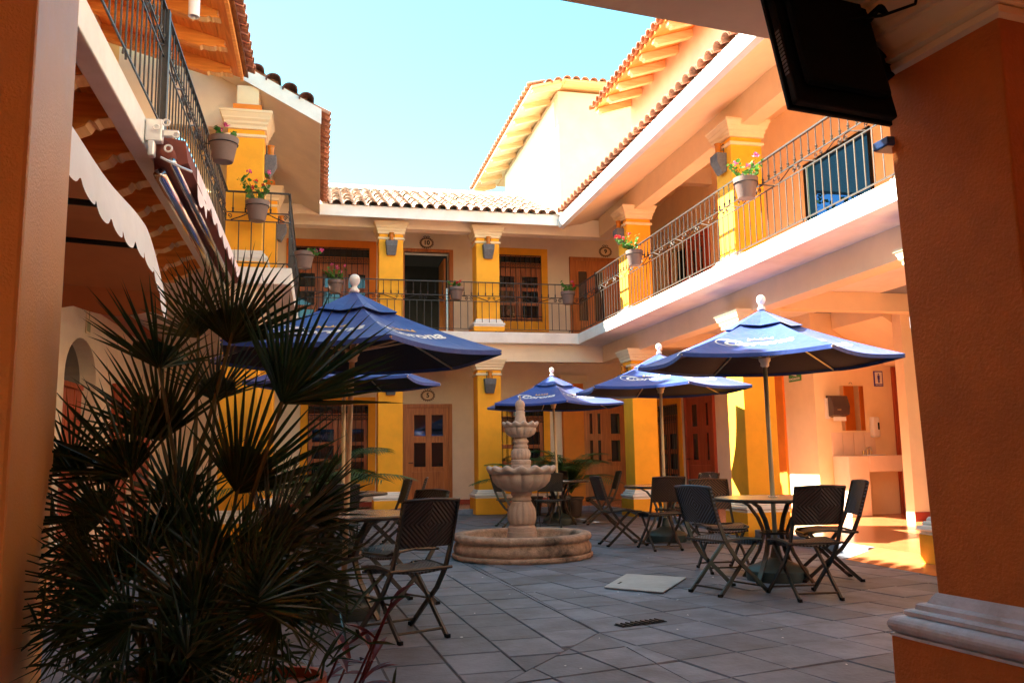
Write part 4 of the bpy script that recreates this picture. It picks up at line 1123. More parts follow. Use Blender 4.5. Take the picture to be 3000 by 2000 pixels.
t = thing('wall_box', 'small blue box with a pale underside fixed to the big right pillar', 'box', (2.85, 3.8, 2.65))
part('case', MB().box(2.83, 3.68, 2.70, 2.96, 3.80, 2.745), mat('blue_enamel', (.05, .12, .38), .4), t, bevel=.006)
part('underside', MB().box(2.84, 3.69, 2.693, 2.95, 3.79, 2.698), M_TRIM, t)
t = thing('drain_pipe', 'white plastic pipe end hanging below the left wooden eaves', 'pipe', (-1.2, 7.95, 5.3))
part('pipe', MB().lathe([(.052, 5.26), (.052, 6.4)], (-1.2, 7.95, 0), 14, cap=False).lathe([(.045, 6.4), (.045, 5.26)], (-1.2, 7.95, 0), 14, cap=False).lathe([(.045, 5.26), (.052, 5.26)], (-1.2, 7.95, 0), 14, cap=False), M_PLW, t, smooth=True)
part('collar', MB().lathe([(.053, 5.50), (.06, 5.51), (.06, 5.6), (.053, 5.61)], (-1.2, 7.95, 0), 14), M_PLW, t)
# ================================================================== AWNINGS ON THE LEFT
aw = thing('awning', 'brown canvas canopy with a white scalloped valance at upper left', 'awning', (-2.2, 5.5, 2.8))
ax0, ax1, ay0, ay1 = -1.32, -3.1, 4.2, 7.7
def awz(x, y): return 2.90 + 0.02 * math.sin((y - 4) * 3.0) - (0.35 * max(0, (y - 6.8)) ** 1.6) + 0.06 * (-1.32 - x)
q = MB(); nx, ny = 8, 28
vs = [(ax0 + (ax1 - ax0) * i / nx, ay0 + (ay1 - ay0) * j / ny, awz(ax0 + (ax1 - ax0) * i / nx, ay0 + (ay1 - ay0) * j / ny)) for j in range(ny + 1) for i in range(nx + 1)]
q.add(vs, [(j * (nx + 1) + i, j * (nx + 1) + i + 1, (j + 1) * (nx + 1) + i + 1, (j + 1) * (nx + 1) + i) for j in range(ny) for i in range(nx)])
part('canopy', q, M_AWN, aw, smooth=True)
q = MB(); n = 96; vs = []
for j in range(n + 1):
    y = ay0 + (ay1 - ay0) * j / n; z = awz(ax0, y)
    ph = (y - ay0) / 0.36
    sc = .21 + .085 * abs(math.sin(PI * ph)) 
    wv = .010 * math.sin(y * 17.45) + .006 * math.sin(y * 9)
    vs += [(ax0, y, z + .02), (ax0 + .02 + wv * .4, y, z - sc * .5), (ax0 + .03 + wv, y, z - sc)]
q.add(vs, [(j * 3 + i, j * 3 + i + 1, j * 3 + 4 + i, j * 3 + 3 + i) for j in range(n) for i in range(2)])
part('white_valance', q, M_VAL, aw, smooth=True)
q = MB(); n = 60; vs = []
for j in range(n + 1):
    x = ax0 + (ax1 - ax0) * j / n; z = awz(x, ay1)
    vs += [(x, ay1, z + .01), (x, ay1 + .01, z - .17 - .06 * abs(math.sin(PI * (x + 1.3) / .62 + .6)))]
q.add(vs, [(j * 2, j * 2 + 1, j * 2 + 3, j * 2 + 2) for j in range(n)])
part('brown_valance', q, M_AWN, aw, smooth=True)
for yb in (4.72, 5.68, 6.88): part('crossbar', MB().tube([(ax0 - .03, yb, awz(ax0, yb) - .12), (ax1, yb, awz(ax1, yb) - .12)], .022, 6), M_BLACK, aw)
pass
ca = thing('rolled_awning', 'rolled maroon awning with a pinkish white valance bolted under the left balcony edge', 'awning', (-1.2, 9, 3.6))
part('cassette', MB().tube([(-1.22, 6.75, 3.53), (-1.22, 11.7, 3.53)], .085, 12), M_MAROON, ca, smooth=True)
part('steel_bar', MB().tube([(-1.13, 6.7, 3.42), (-1.13, 11.7, 3.42)], .03, 8), M_CHROME, ca, smooth=True)
part('lower_tube', MB().tube([(-1.24, 6.85, 3.36), (-1.24, 11.6, 3.36)], .05, 8), M_CHROME, ca, smooth=True)
q = MB(); n = 80; vs = []
for j in range(n + 1):
    y = 7.5 + 4.2 * j / n
    lo = .10 + .09 * abs(math.sin(PI * (y - 7.4) / .5)) + (.12 if y < 8.1 else 0)
    vs += [(-1.06, y, 3.66), (-1.045, y, 3.66 - lo)]
q.add(vs, [(j * 2, j * 2 + 1, j * 2 + 3, j * 2 + 2) for j in range(n)])
part('pale_valance', q, mat('pinkish_canvas', (.80, .70, .72), .8), ca)
part('maroon_flap', MB().prism([(-1.32, 6.95, 3.72), (-1.08, 6.95, 3.68), (-1.05, 6.95, 3.50), (-1.30, 6.95, 3.42)], (0, 4.7, 0)), M_MAROON, ca)
q = MB().box(-1.325, 6.66, 3.56, -1.20, 6.74, 3.74).box(-1.30, 6.64, 3.44, -1.25, 6.72, 3.56).box(-1.2, 6.66, 3.60, -1.08, 6.70, 3.66)
part('bracket', q, M_ALU, ca, bevel=.012)
for c_, rr in (((-1.17, 6.63, 3.70), .024), ((-1.10, 6.64, 3.61), .022), ((-1.15, 6.64, 3.50), .026), ((-1.24, 6.63, 3.66), .02)):
    part('bracket_ring', MB().tube([Vector(c_) + Vector((rr * math.cos(k * PI / 6), 0, rr * math.sin(k * PI / 6))) for k in range(13)], .008, 5), M_ALU, ca)
part('crank_arm', MB().tube([(-1.2, 6.62, 3.42), (-1.05, 6.66, 3.36), (-1.0, 6.8, 3.38)], .010, 5), M_ALU, ca)
# ================================================================== FOUNTAIN
fx, fy = 2.33, 9.9
ft = thing('fountain', 'carved stone fountain with two scalloped bowls in a low round basin', 'fountain', (fx, fy, 0))
def flute(n, amp, p=1.0):
    def f(i, r, z, a):
        k = abs(math.sin(n * a / 2)) ** p
        return r * (1 - amp + amp * k), z
    return f
def noisy(mb, amt=.004, seed=1):
    rr = random.Random(seed)
    mb.v = [(a + rr.uniform(-amt, amt), b + rr.uniform(-amt, amt), c + rr.uniform(-amt, amt) * .6) for a, b, c in mb.v]
    return mb
C0 = (fx, fy, 0)
part('basin_plinth', noisy(MB().lathe([(.80, 0), (.815, .01), (.82, .045), (.80, .055), (.76, .056)], C0, 64), .005), M_BASIN, ft, smooth=True)
part('basin_wall', noisy(MB().lathe([(.755, .056), (.79, .062), (.805, .10), (.80, .14), (.775, .175), (.77, .19), (.78, .195), (.80, .205), (.808, .23), (.80, .26), (.78, .272), (.70, .275), (.675, .262), (.665, .235), (.66, .14), (.2, .13)], C0, 72, cap=False), .0035, 3), M_BASIN, ft, smooth=True)
part('water', MB().lathe([(.66, .155), (.1, .156)], C0, 40, cap=False), mat('shallow_water', (.22, .15, .12), .08, .2, 5, .15, 30), ft, smooth=True)
part('pedestal', noisy(MB().lathe([(.20, .13), (.195, .20), (.175, .205), (.172, .28), (.165, .285), (.162, .335), (.15, .345), (.15, .36)], C0, 40), .002), M_FOUNT, ft, smooth=True, angle=40)
part('lower_bulb', noisy(MB().lathe([(.135, .36), (.155, .38), (.168, .43), (.170, .49), (.158, .55), (.13, .60), (.115, .63)], C0, 96, flute(14, .10, .6)), .0015), M_FOUNT, ft, smooth=True)
part('neck', noisy(MB().lathe([(.10, .63), (.115, .64), (.12, .655), (.11, .665), (.105, .69), (.118, .70), (.125, .72), (.118, .735), (.13, .745)], C0, 40), .0015), M_FOUNT, ft, smooth=True)
part('lower_bowl', noisy(MB().lathe([(.13, .742), (.20, .755), (.28, .80), (.335, .86), (.352, .92), (.345, .955)], C0, 144, flute(14, .10, .55)), .0015), M_FOUNT, ft, smooth=True)
def lip(n, wv, zamp):
    def f(i, r, z, a):
        k = math.cos(n * a)
        return r * (1 + wv * k * (1 if i in (1, 2, 3, 4) else .3)), z + zamp * k * (1 if i in (1, 2, 3, 4) else .4)
    return f
part('lower_bowl_lip', noisy(MB().lathe([(.335, .945), (.385, .965), (.405, .99), (.405, 1.015), (.385, 1.03), (.33, 1.02), (.20, .98), (.1, .97)], C0, 160, lip(14, .028, .016), cap=False), .0015), M_FOUNT, ft, smooth=True)
part('upper_pedestal', noisy(MB().lathe([(.118, .97), (.118, 1.05), (.112, 1.055), (.118, 1.065), (.118, 1.105), (.10, 1.115)], C0, 40), .0015), M_FOUNT, ft, smooth=True, angle=40)
part('upper_bulb', noisy(MB().lathe([(.095, 1.115), (.112, 1.14), (.118, 1.18), (.11, 1.215), (.085, 1.245)], C0, 96, flute(14, .10, .6)), .0012), M_FOUNT, ft, smooth=True)
part('upper_neck', noisy(MB().lathe([(.075, 1.24), (.085, 1.25), (.092, 1.27), (.08, 1.28), (.078, 1.30), (.09, 1.31), (.095, 1.33), (.08, 1.345), (.075, 1.37)], C0, 32), .001), M_FOUNT, ft, smooth=True)
part('upper_bowl', noisy(MB().lathe([(.075, 1.37), (.12, 1.38), (.165, 1.41), (.188, 1.45), (.185, 1.49)], C0, 120, flute(12, .10, .55)), .001), M_FOUNT, ft, smooth=True)
part('upper_bowl_lip', noisy(MB().lathe([(.175, 1.485), (.205, 1.505), (.215, 1.525), (.213, 1.54), (.20, 1.55), (.17, 1.54), (.1, 1.52), (.05, 1.52)], C0, 140, lip(12, .04, .012), cap=False), .001), M_FOUNT, ft, smooth=True)
part('finial', noisy(MB().lathe([(.075, 1.52), (.07, 1.56), (.065, 1.60), (.055, 1.64), (.058, 1.67), (.05, 1.685), (.045, 1.69), (.056, 1.70), (.056, 1.71), (.052, 1.72), (.058, 1.74), (.058, 1.77), (.045, 1.80), (.02, 1.815), (.014, 1.82), (.012, 1.86), (.004, 1.87)], C0, 28), .001), M_FOUNT, ft, smooth=True)
# ================================================================== FLOOR LID AND DRAIN
t = thing('floor_lid', 'pale square concrete lid lying skewed on the paving in front of the fountain', 'lid', (2.85, 7.4, 0))
part('slab', MB().prism([(2.43, 7.27, .006), (2.80, 6.84, .006), (3.34, 7.58, .006), (2.91, 8.0, .006)], (0, 0, .010)), M_HATCH, t, bevel=.004)
part('slot', MB().prism([(2.60, 7.40, .0165), (2.615, 7.385, .0165), (2.68, 7.48, .0165), (2.665, 7.495, .0165)], (0, 0, .001)), M_BLACK, t)
t = thing('drain_grate', 'narrow dark drain slot with wet leaves set in the paving', 'drain', (2.17, 5.7, 0))
part('slot', MB().prism([(1.97, 5.70, .001), (2.0, 5.60, .001), (2.36, 5.71, .001), (2.33, 5.81, .001)], (0, 0, .003)), M_BLACK, t)
for i in range(9):
    c = Vector((2.0 + i * .04, 5.655 + i * .0125, 0.008)); part('bar', MB().obox(c, (.012, .095, .008), math.radians(17)), M_IRON, t)
# ================================================================== CHAIRS
def chair_proto(m, nm):
    t = thing('folding_chair', '', 'chair', (0, 0, 0), 'folding wicker chairs round the tables')
    for sx in (-1, 1):
        x = .205 * sx
        part('back_leg', MB().flat([(x, -.36, .90), (x, -.325, .78), (x, -.27, .60), (x, -.205, .45), (x, -.09, .30), (x, .08, .16), (x, .265, .0)], .034, .016, (0, .9, .45)), M_CHFR, t, smooth=False)
        x = .178 * sx
        part('front_leg', MB().flat([(x, .20, .45), (x, .13, .38), (x, .0, .26), (x, -.12, .14), (x, -.27, .0)], .032, .016, (0, .7, -.7)), M_CHFR, t)
        part('foot_cap', MB().obox((.205 * sx, .262, .012), (.024, .04, .024), 0).obox((.178 * sx, -.267, .012), (.024, .04, .024), 0), M_BLACK, t)
    part('stretcher', MB().tube([(-.205, .205, .055), (.205, .205, .055)], .009, 6), M_CHFR, t)
    part('stretcher', MB().tube([(-.178, -.215, .055), (.178, -.215, .055)], .009, 6), M_CHFR, t)
    # seat: slightly dished woven panel with a frame
    n = 8; vs = []; fs = []
    for j in range(n + 1):
        for i in range(n + 1):
            u, v = i / n, j / n
            vs.append(((u - .5) * .41, -.215 + v * .43, .452 + .02 * math.sin(v * PI) * 1.0 - .018 * math.sin(u * PI) - .0 - (.035 * max(0, v - .8) / .2)))
    o = len(vs); vs += [(a, b, c - .014) for a, b, c in vs]
    for j in range(n):
        for i in range(n):
            a = j * (n + 1) + i
            fs += [(a, a + 1, a + n + 2, a + n + 1), (o + a, o + a + n + 1, o + a + n + 2, o + a + 1)]
    for i in range(n):
        fs += [(i, o + i, o + i + 1, i + 1), (n * (n + 1) + i, n * (n + 1) + i + 1, o + n * (n + 1) + i + 1, o + n * (n + 1) + i)]
        a, b = i * (n + 1), (i + 1) * (n + 1)
        fs += [(a, b, o + b, o + a), (a + n, o + a + n, o + b + n, b + n)]
    q = MB().add(vs, fs)
    s = part('seat', q, m, t, smooth=False)
    uvl(s, lambda c: (c[0] / .41 + .5, (c[1] + .215) / .43))
    part('seat_frame', MB().tube([(-.21, -.235, .45), (-.21, 0, .468), (-.21, .20, .448), (-.16, .222, .43), (.16, .222, .43), (.21, .20, .448), (.21, 0, .468), (.21, -.235, .45)], .012, 6), M_CHFR, t)
    part('seat_rear_bar', MB().tube([(-.235, -.235, .452), (.235, -.235, .452)], .011, 6), M_CHFR, t)
    # backrest
    vs = []; fs = []
    for j in range(n + 1):
        for i in range(n + 1):
            u, v = i / n, j / n
            z = .60 + v * .305
            y = -.268 - (z - .60) * .31 - .02 * math.sin(u * PI)
            vs.append(((u - .5) * .43, y - .008, z + .008 * math.sin(u * PI) * v))
    o = len(vs); vs += [(a, b + .018, c) for a, b, c in vs]
    for j in range(n):
        for i in range(n):
            a = j * (n + 1) + i
            fs += [(a, a + n + 1, a + n + 2, a + 1), (o + a, o + a + 1, o + a + n + 2, o + a + n + 1)]
    for i in range(n):
        fs += [(i, i + 1, o + i + 1, o + i), (n * (n + 1) + i, o + n * (n + 1) + i, o + n * (n + 1) + i + 1, n * (n + 1) + i + 1)]
        a, b = i * (n + 1), (i + 1) * (n + 1)
        fs += [(a, o + a, o + b, b), (a + n, b + n, o + b + n, o + a + n)]
    b = part('backrest', MB().add(vs, fs), m, t)
    uvl(b, lambda c: (c[0] / .43 + .5, (c[2] - .60) / .305 * .75 + .125))
    part('top_rail', MB().tube([(-.216, -.362, .902), (-.1, -.378, .909), (0, -.382, .912), (.1, -.378, .909), (.216, -.362, .902)], .014, 6), m, t, smooth=True)
    return t
def uvl(o, fn):
    me = o.data; uv = me.uv_layers.new(name='weave')
    for p in me.polygons:
        for li in p.loop_indices:
            uv.data[li].uv = fn(me.vertices[me.loops[li].vertex_index].co)
protos = {}
def chair(x, y, head, m, label):
    rz = math.radians(head - 90)
    if m not in protos:
        c = chair_proto({'d': M_WICK, 'b': M_WICKB, 'n': M_WICKN}[m], m); protos[m] = c
        c.location = (x, y, 0); c.rotation_euler = (0, 0, rz); c['label'] = label; ROOT[c.name] = Vector((x, y, 0)); return c
    c = copy_thing(protos[m], (x, y, 0), rz, label); return c
chair(0.56, 5.80, 114, 'd', 'nearest dark chair at left, its back to the viewer beside the potted palm')
chair(3.83, 6.38, 85, 'd', 'dark chair with its back to the viewer at the right-hand mottled table')
chair(3.36, 6.78, 18, 'n', 'chair at the left side of the right-hand mottled table, seen from its left side')
chair(3.93, 8.02, -97, 'b', 'brown wicker chair behind the right-hand mottled table, facing the viewer')
chair(4.52, 7.15, 163, 'n', 'blue-black chair with a clear diamond weave on the right of the mottled table')
chair(4.12, 10.08, 89, 'd', 'dark chair seen straight from behind under the middle parasol')
chair(3.86, 10.72, 0, 'd', 'chair in profile left of the middle table, just right of the fountain')
chair(5.12, 11.35, 195, 'b', 'reddish chair turned sideways behind the middle table, in front of the orange column')
chair(3.74, 13.95, 82, 'd', 'dark chair just right of the fountain stem under the small far parasol')
chair(4.28, 15.2, -100, 'd', 'dark chair behind the far table, facing the viewer in front of the feathery palm')
chair(4.72, 14.2, 172, 'd', 'folding chair in profile at the right of the far table')
chair(3.22, 14.25, 8, 'd', 'far chair almost hidden behind the fountain bowl')
chair(0.62, 6.92, 212, 'd', 'dark chair tucked behind the nearest left chair, its seat pointing to the umbrella pole')
chair(0.78, 11.1, 186, 'd', 'slim dark chair leaning at the right of the far left table, by the yellow column')
chair(1.12, 12.05, 172, 'b', 'brown chair edge-on in front of the door numbered 5')
chair(0.22, 9.85, 92, 'd', 'dark chair in front of the far left table, behind the near one')
chair(-0.42, 10.7, 10, 'd', 'dark chair at the left of the far left table, mostly behind palm leaves')
for o_ in COL.objects:
    if o_.parent is None and o_.name.startswith('folding_chair'): o_.scale = (.97, .97, .965)
# ================================================================== TABLES
def table_proto(m):
    t = thing('round_table', '', 'table', (0, 0, 0), 'round bistro tables with a parasol through the middle')
    part('tabletop', MB().lathe([(.02, .716), (.515, .716), (.53, .722), (.53, .732), (.52, .738), (.02, .738)], (0, 0, 0), 56), m, t, smooth=True, angle=30)
    part('rim_band', MB().lathe([(.523, .708), (.537, .712), (.540, .725), (.537, .736), (.53, .739)], (0, 0, 0), 56, cap=False), M_CHFR, t, smooth=True)
    for k in range(4):
        a = k * PI / 2 + .5; ca, sa = math.cos(a), math.sin(a)
        pts = [(.43, .71), (.36, .705), (.26, .66), (.17, .55), (.125, .45), (.12, .39), (.17, .25), (.27, .10), (.345, 0)]
        part('leg', MB().flat([(r * ca, r * sa, z) for r, z in pts], .042, .016, (-sa, ca, 0)), M_CHFR, t)
    part('hub_ring', MB().tube([(.13 * math.cos(k * PI / 8), .13 * math.sin(k * PI / 8), .42) for k in range(17)], .013, 6), M_CHFR, t)
    part('grommet', MB().lathe([(.03, .738), (.045, .739), (.045, .75), (.03, .752)], (0, 0, 0), 20), M_CHROME, t, smooth=True)
    return t
TB = [(4.10, 7.28, M_TABLE, 'mottled glass table at right, under the big sunlit parasol'),
      (0.19, 6.62, M_TABLEG, 'grey table at left beside the nearest dark chair'),
      (4.56, 10.95, M_TABLEG, 'round table between the fountain and the orange columns'),
      (4.05, 14.4, M_TABLEG, 'farthest table, behind the fountain to its right'),
      (0.30, 10.8, M_TABLEG, 'far left table half hidden by palm leaves')]
tp = {}
for x, y, m, lb in TB:
    if m.name not in tp:
        c = table_proto(m); tp[m.name] = c; c.location = (x, y, 0); c['label'] = lb; ROOT[c.name] = Vector((x, y, 0)); c.rotation_euler = (0, 0, random.uniform(0, 1))
    else: copy_thing(tp[m.name], (x, y, 0), random.uniform(0, 1.5), lb)
# ================================================================== PARASOLS
def parasol(x, y, th, zr, R, h, polem, label, lean=(0, 0)):
    t = thing('parasol', label, 'umbrella', (x, y, 0), 'blue beer-garden parasols')
    th = math.radians(th)
    lx, ly = lean
    def P(px, py, pz): return Vector((x + px + lx * pz, y + py + ly * pz, pz))
    part('pole', MB().tube([P(0, 0, .08), P(0, 0, zr + h - .02)], .021, 12), polem, t, smooth=True)
    part('base', MB().lathe([(.27, 0), (.275, .02), (.275, .09), (.255, .115), (.16, .15), (.09, .185), (.055, .20), (.035, .30), (.022, .31)], (x, y, 0), 28), M_BASE, t, smooth=True, angle=35)
    A = P(0, 0, zr + h)
    cs = [P(R * math.cos(th + k * PI / 3), R * math.sin(th + k * PI / 3), zr) for k in range(6)]
    def surf(k, a, b, f=1.0):  # a: apex->rim 0..1, b: across 0..1
        p, q = cs[k], cs[(k + 1) % 6]
        e = p.lerp(q, b)
        m_ = 4 * b * (1 - b)
        pt = A.lerp(e, a)
        c = P(0, 0, 0)
        inw = (Vector((A.x, A.y, e.z)) - e).normalized()
        return pt + inw * (.05 * m_ * a * a * R) - Vector((0, 0, 1)) * (.05 * m_ * math.sin(PI * min(1, a * .8))) + Vector((0, 0, 1)) * (-.06 * h * math.sin(PI * a))
    for k in range(6):
        q = MB(); na, nb = 10, 8
        vs = [surf(k, i / na, j / nb) for i in range(na + 1) for j in range(nb + 1)]
        q.add(vs, [(i * (nb + 1) + j, (i + 1) * (nb + 1) + j, (i + 1) * (nb + 1) + j + 1, i * (nb + 1) + j + 1) for i in range(na) for j in range(nb)])
        # hem
        hv = [surf(k, 1, j / nb) for j in range(nb + 1)]
        o = len(q.v)
        q.add(hv + [v - Vector((0, 0, .035)) for v in hv], [(j, j + 1, nb + 2 + j, nb + 1 + j) for j in range(nb)])
        o_ = part('canopy_panel', q, M_CANVAS, t, smooth=True)
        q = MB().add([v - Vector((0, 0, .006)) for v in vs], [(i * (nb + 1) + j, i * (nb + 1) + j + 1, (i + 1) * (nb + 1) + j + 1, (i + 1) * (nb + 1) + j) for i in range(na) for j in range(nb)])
        part('underside_shade', q, M_UNDERSHADE, o_, smooth=True)  # painted shade just below the canvas
        # printed logo on each panel
        p, q_ = cs[k], cs[(k + 1) % 6]
        def onp(u, v):   # u metres across, v metres up the panel from its middle
            a = .66 - v / ((A - p.lerp(q_, .5)).length)
            wdt = (p - q_).length * a
            b = .5 + u / wdt
            e1 = surf(k, a, b); e2 = surf(k, a + .01, b); e3 = surf(k, a, b + .01)
            nrm = (e3 - e1).cross(e2 - e1).normalized()
            if nrm.z < 0: nrm = -nrm
            return e1 + nrm * .004
        vs, fs = LOGO
        vv = [onp(v[0], v[1]) for v in vs]
        part('printed_name', MB().add(vv, fs), M_PRINTW, o_)
        vs, fs = CROWN
        part('printed_crown', MB().add([onp(v[0], v[1]) for v in vs], fs), M_PRINTG, o_)
        # rib and strut
        d = (cs[k] - A)
        part('rib', MB().tube([A + d * .03 - Vector((0, 0, .03)), A + d * .5 - Vector((0, 0, .03 + .06 * h)), cs[k] - Vector((0, 0, .02))], .009, 5), polem, t)
        runner = P(0, 0, zr + .02)
        part('strut', MB().tube([runner, A + d * .52 - Vector((0, 0, .035 + .06 * h))], .008, 5), polem, t)
    part('runner', MB().lathe([(.025, zr - .06), (.04, zr - .05), (.04, zr - .02), (.055, zr), (.055, zr + .03), (.025, zr + .04)], tuple(P(0, 0, 0) + Vector((lx * zr, ly * zr, 0))), 14), M_PLW if polem is M_POLEG else M_POLEW, t, smooth=True)
    q = MB(); vs = [A + Vector((0, 0, .035))]
    cap = []
    for k in range(12):
        kk = k // 2
        pt = surf(kk, .30, .0 if k % 2 == 0 else .5) + Vector((0, 0, .022 + (.012 if k % 2 else 0)))
        cap.append(pt)
    q.add([A + Vector((0, 0, .04))] + cap, [(0, 1 + i, 1 + (i + 1) % 12) for i in range(12)])
    part('vent_cap', q, M_CANVAS, t)
    zt = zr + h + .03
    part('finial', MB().lathe([(r_q * .82, z_q * .85) for r_q, z_q in [(.0, 0), (.045, .0), (.048, .02), (.03, .045), (.022, .06), (.03, .07), (.043, .085), (.052, .11), (.052, .135), (.04, .16), (.02, .172), (.002, .175)]], tuple(P(0, 0, zt)), 18), M_PLW, t, smooth=True)
    return t
lv, lf = text_mesh('Corona', .185, .15, 0.0, .006)
LQ = MB().add([(a * 1.05, b, 0) for a, b, c in lv], lf)
# swash ring round the capital
for r0, r1, ex in ((.098, .110, 1.15),):
    n = 20
    LQ.add([((-.245 + r * ex * math.cos(.5 + 5.2 * k / n)), r * .82 * math.sin(.5 + 5.2 * k / n), 0) for k in range(n + 1) for r in (r0, r1)], [(2 * k, 2 * k + 2, 2 * k + 3, 2 * k + 1) for k in range(n)])
LQ.box(-.20, -.075, 0, -.19, .07, .0001)
LOGO = (LQ.v, LQ.f)
CQ = MB()
CQ.add([(-.10, .105, 0), (.13, .105, 0), (.13, .12, 0), (-.10, .12, 0)], [(0, 1, 2, 3)])
for i in range(5):
    c = -.08 + i * .0475
    CQ.add([(c - .02, .124, 0), (c + .02, .124, 0), (c + .028 * (i - 2) * .3, .17 + (.012 if i == 2 else 0), 0)], [(0, 1, 2)])
CROWN = (CQ.v, CQ.f)
parasol(4.10, 7.28, 26.6, 2.01, 1.22, .46, M_POLEG, 'big blue parasol at right with its top in full sun', lean=(.012, .03))
parasol(4.56, 10.95, 24, 2.04, 1.225, .45, M_POLEW, 'blue parasol in the middle right, partly under the big sunlit one')
parasol(4.05, 14.4, 24.5, 2.04, 1.27, .48, M_POLEW, 'small-looking far blue parasol behind the fountain top', lean=(-.03, 0))
parasol(0.19, 6.62, 40, 1.95, 1.18, .47, M_POLEW, 'shaded blue parasol at left with its logo above the palm leaves', lean=(.028, .06))
parasol(0.30, 10.8, 4, 2.10, 1.22, .45, M_POLEW, 'far left blue parasol, seen under the edge of the shaded near one')
t = thing('steel_post', 'thin shiny steel post beside the two left parasol poles', 'post', (0.36, 13.2, 0))
part('tube', MB().tube([(.36, 13.2, 0), (.36, 13.2, 2.15)], .032, 14), M_CHROME, t, smooth=True)
part('foot', MB().lathe([(.09, 0), (.09, .012), (.04, .02)], (.36, 13.2, 0), 18), M_CHROME, t)
# ================================================================== POTTED FLOWERS ON THE RAILINGS
def flower_pot(x, y, z, r, label, flower='p', lean=(0, 0), bush=1.0, seed=0, flip=1, ring=None):
    rr = random.Random(seed)
    t = thing('flower_pot', label, 'flower pot', (x, y, z), 'taupe pots of geraniums hung on the railings')
    h = r * 1.75
    part('pot', MB().lathe([(.0, 0), (r * .66, 0), (r * .70, .01), (r * .94, h * .74), (r * .95, h * .75), (r * 1.0, h * .76), (r * 1.05, h * .98), (r * 1.05, h), (r * .97, h), (r * .95, h * .90), (0, h * .9)], (x, y, z), 28, cap=False), M_POT, t, smooth=True, angle=30)
    part('soil', MB().lathe([(r * .94, h * .905), (0.001, h * .93)], (x, y, z), 16, cap=False), M_SOIL, t)
    if ring:
        part('hanger_ring', MB().tube([(x + r * 1.0 * math.cos(k * PI / 8), y + r * 1.0 * math.sin(k * PI / 8), z + h * .75) for k in range(17)] + [(ring[0], ring[1], z + h * .75)], .007, 4), M_IRON, t)
    lf, st = MB(), MB(); fl = MB()
    n = int(16 * bush)
    for i in range(n):
        a = rr.uniform(0, 2 * PI); L = rr.uniform(.08, .24) * (r / .14) * bush
        b = Vector((x + r * .5 * math.cos(a) * rr.random(), y + r * .5 * math.sin(a) * rr.random(), z + h * .92))
        d = Vector((math.cos(a) * .6 + lean[0], math.sin(a) * .6, .8 + lean[1])).normalized()
        m_ = b + d * L * .5 + Vector((0, 0, .02)); e = b + d * L
        st.tube([b, m_, e], .0028, 3)
        for j in range(3):
            c = b.lerp(e, .55 + .2 * j) + Vector((rr.uniform(-.02, .02), rr.uniform(-.02, .02), rr.uniform(-.01, .02)))
            nn = Vector((rr.uniform(-1, 1), rr.uniform(-1, 1), rr.uniform(.2, 1.2))).normalized()
            u = nn.orthogonal().normalized(); w = nn.cross(u); R_ = rr.uniform(.018, .036) * (r / .14)
            pts = [c + (u * math.cos(q * PI / 4) + w * math.sin(q * PI / 4)) * R_ * (1 if q % 2 else .86) + nn * (.006 if q % 2 else 0) for q in range(8)]
            lf.add([c - nn * .006] + pts, [(0, 1 + q, 1 + (q + 1) % 8) for q in range(8)])
    part('stems', st, M_PETI, t)
    part('leaves', lf, M_LEAF, t)
    for i in range(3 if bush < 1.2 else 5):
        a = rr.uniform(0, 2 * PI); L = rr.uniform(.16, .30) * (r / .14) * bush
        e = Vector((x, y, z + h * .92)) + Vector((math.cos(a) * .45 + lean[0] * 1.2, math.sin(a) * .45, .85 + lean[1])).normalized() * L
        fl = MB()
        for j in range(26):
            c = e + Vector((rr.gauss(0, 1), rr.gauss(0, 1), rr.gauss(0, .8))) * .013 * (r / .14)
            nn = Vector((rr.uniform(-1, 1), rr.uniform(-1, 1), rr.uniform(-.2, 1))).normalized(); u = nn.orthogonal().normalized() * .012 * (r / .14); w = nn.cross(u).normalized() * .012 * (r / .14)
            fl.quad(c + u, c + w, c - u, c - w)
        part('blossom', fl, M_PET_P if (flower == 'p' or (flower == 'm' and i % 2)) else M_PET_R, t)
    return t
flower_pot(-1.08, 9.55, 4.42, .155, 'large taupe pot hanging outside the near left balcony, one pink flower', 'p', bush=.55, seed=3, ring=(-1.28, 9.55))
flower_pot(-0.86, 11.70, 4.36, .155, 'taupe pot with a tall leggy red geranium at the front of the left terrace', 'm', bush=1.5, seed=5, ring=(-.86, 11.9), lean=(-.1, .2))
flower_pot(-0.24, 12.3, 3.86, .135, 'taupe pot on the terrace side railing with pink flowers trailing right', 'p', bush=1.0, seed=8, lean=(.9, -.7), ring=(-.45, 12.3))
flower_pot(0.28, 17.25, 4.47, .15, 'small pot with a pink flower behind the top of the shaded parasol', 'p', bush=1.3, seed=11, ring=(.28, 17.41))
flower_pot(2.74, 17.24, 4.40, .15, 'pot with a single red bloom on the far railing right of the open doorway', 'r', bush=.7, seed=13, ring=(2.74, 17.41))
flower_pot(5.14, 17.2, 4.36, .15, 'pot at the inner corner where the far and right railings meet', 'm', bush=1.1, seed=17, lean=(.4, 0), ring=(5.14, 17.41))
flower_pot(5.26, 13.55, 4.38, .145, 'sunlit pot of red geraniums halfway along the right railing', 'r', bush=1.5, seed=19, ring=(5.45, 13.55), lean=(-.5, .1))
flower_pot(5.24, 9.55, 4.34, .15, 'sunlit pot with pale straggly leaves nearest the television on the right railing', 'p', bush=1.2, seed=23, ring=(5.45, 9.55))
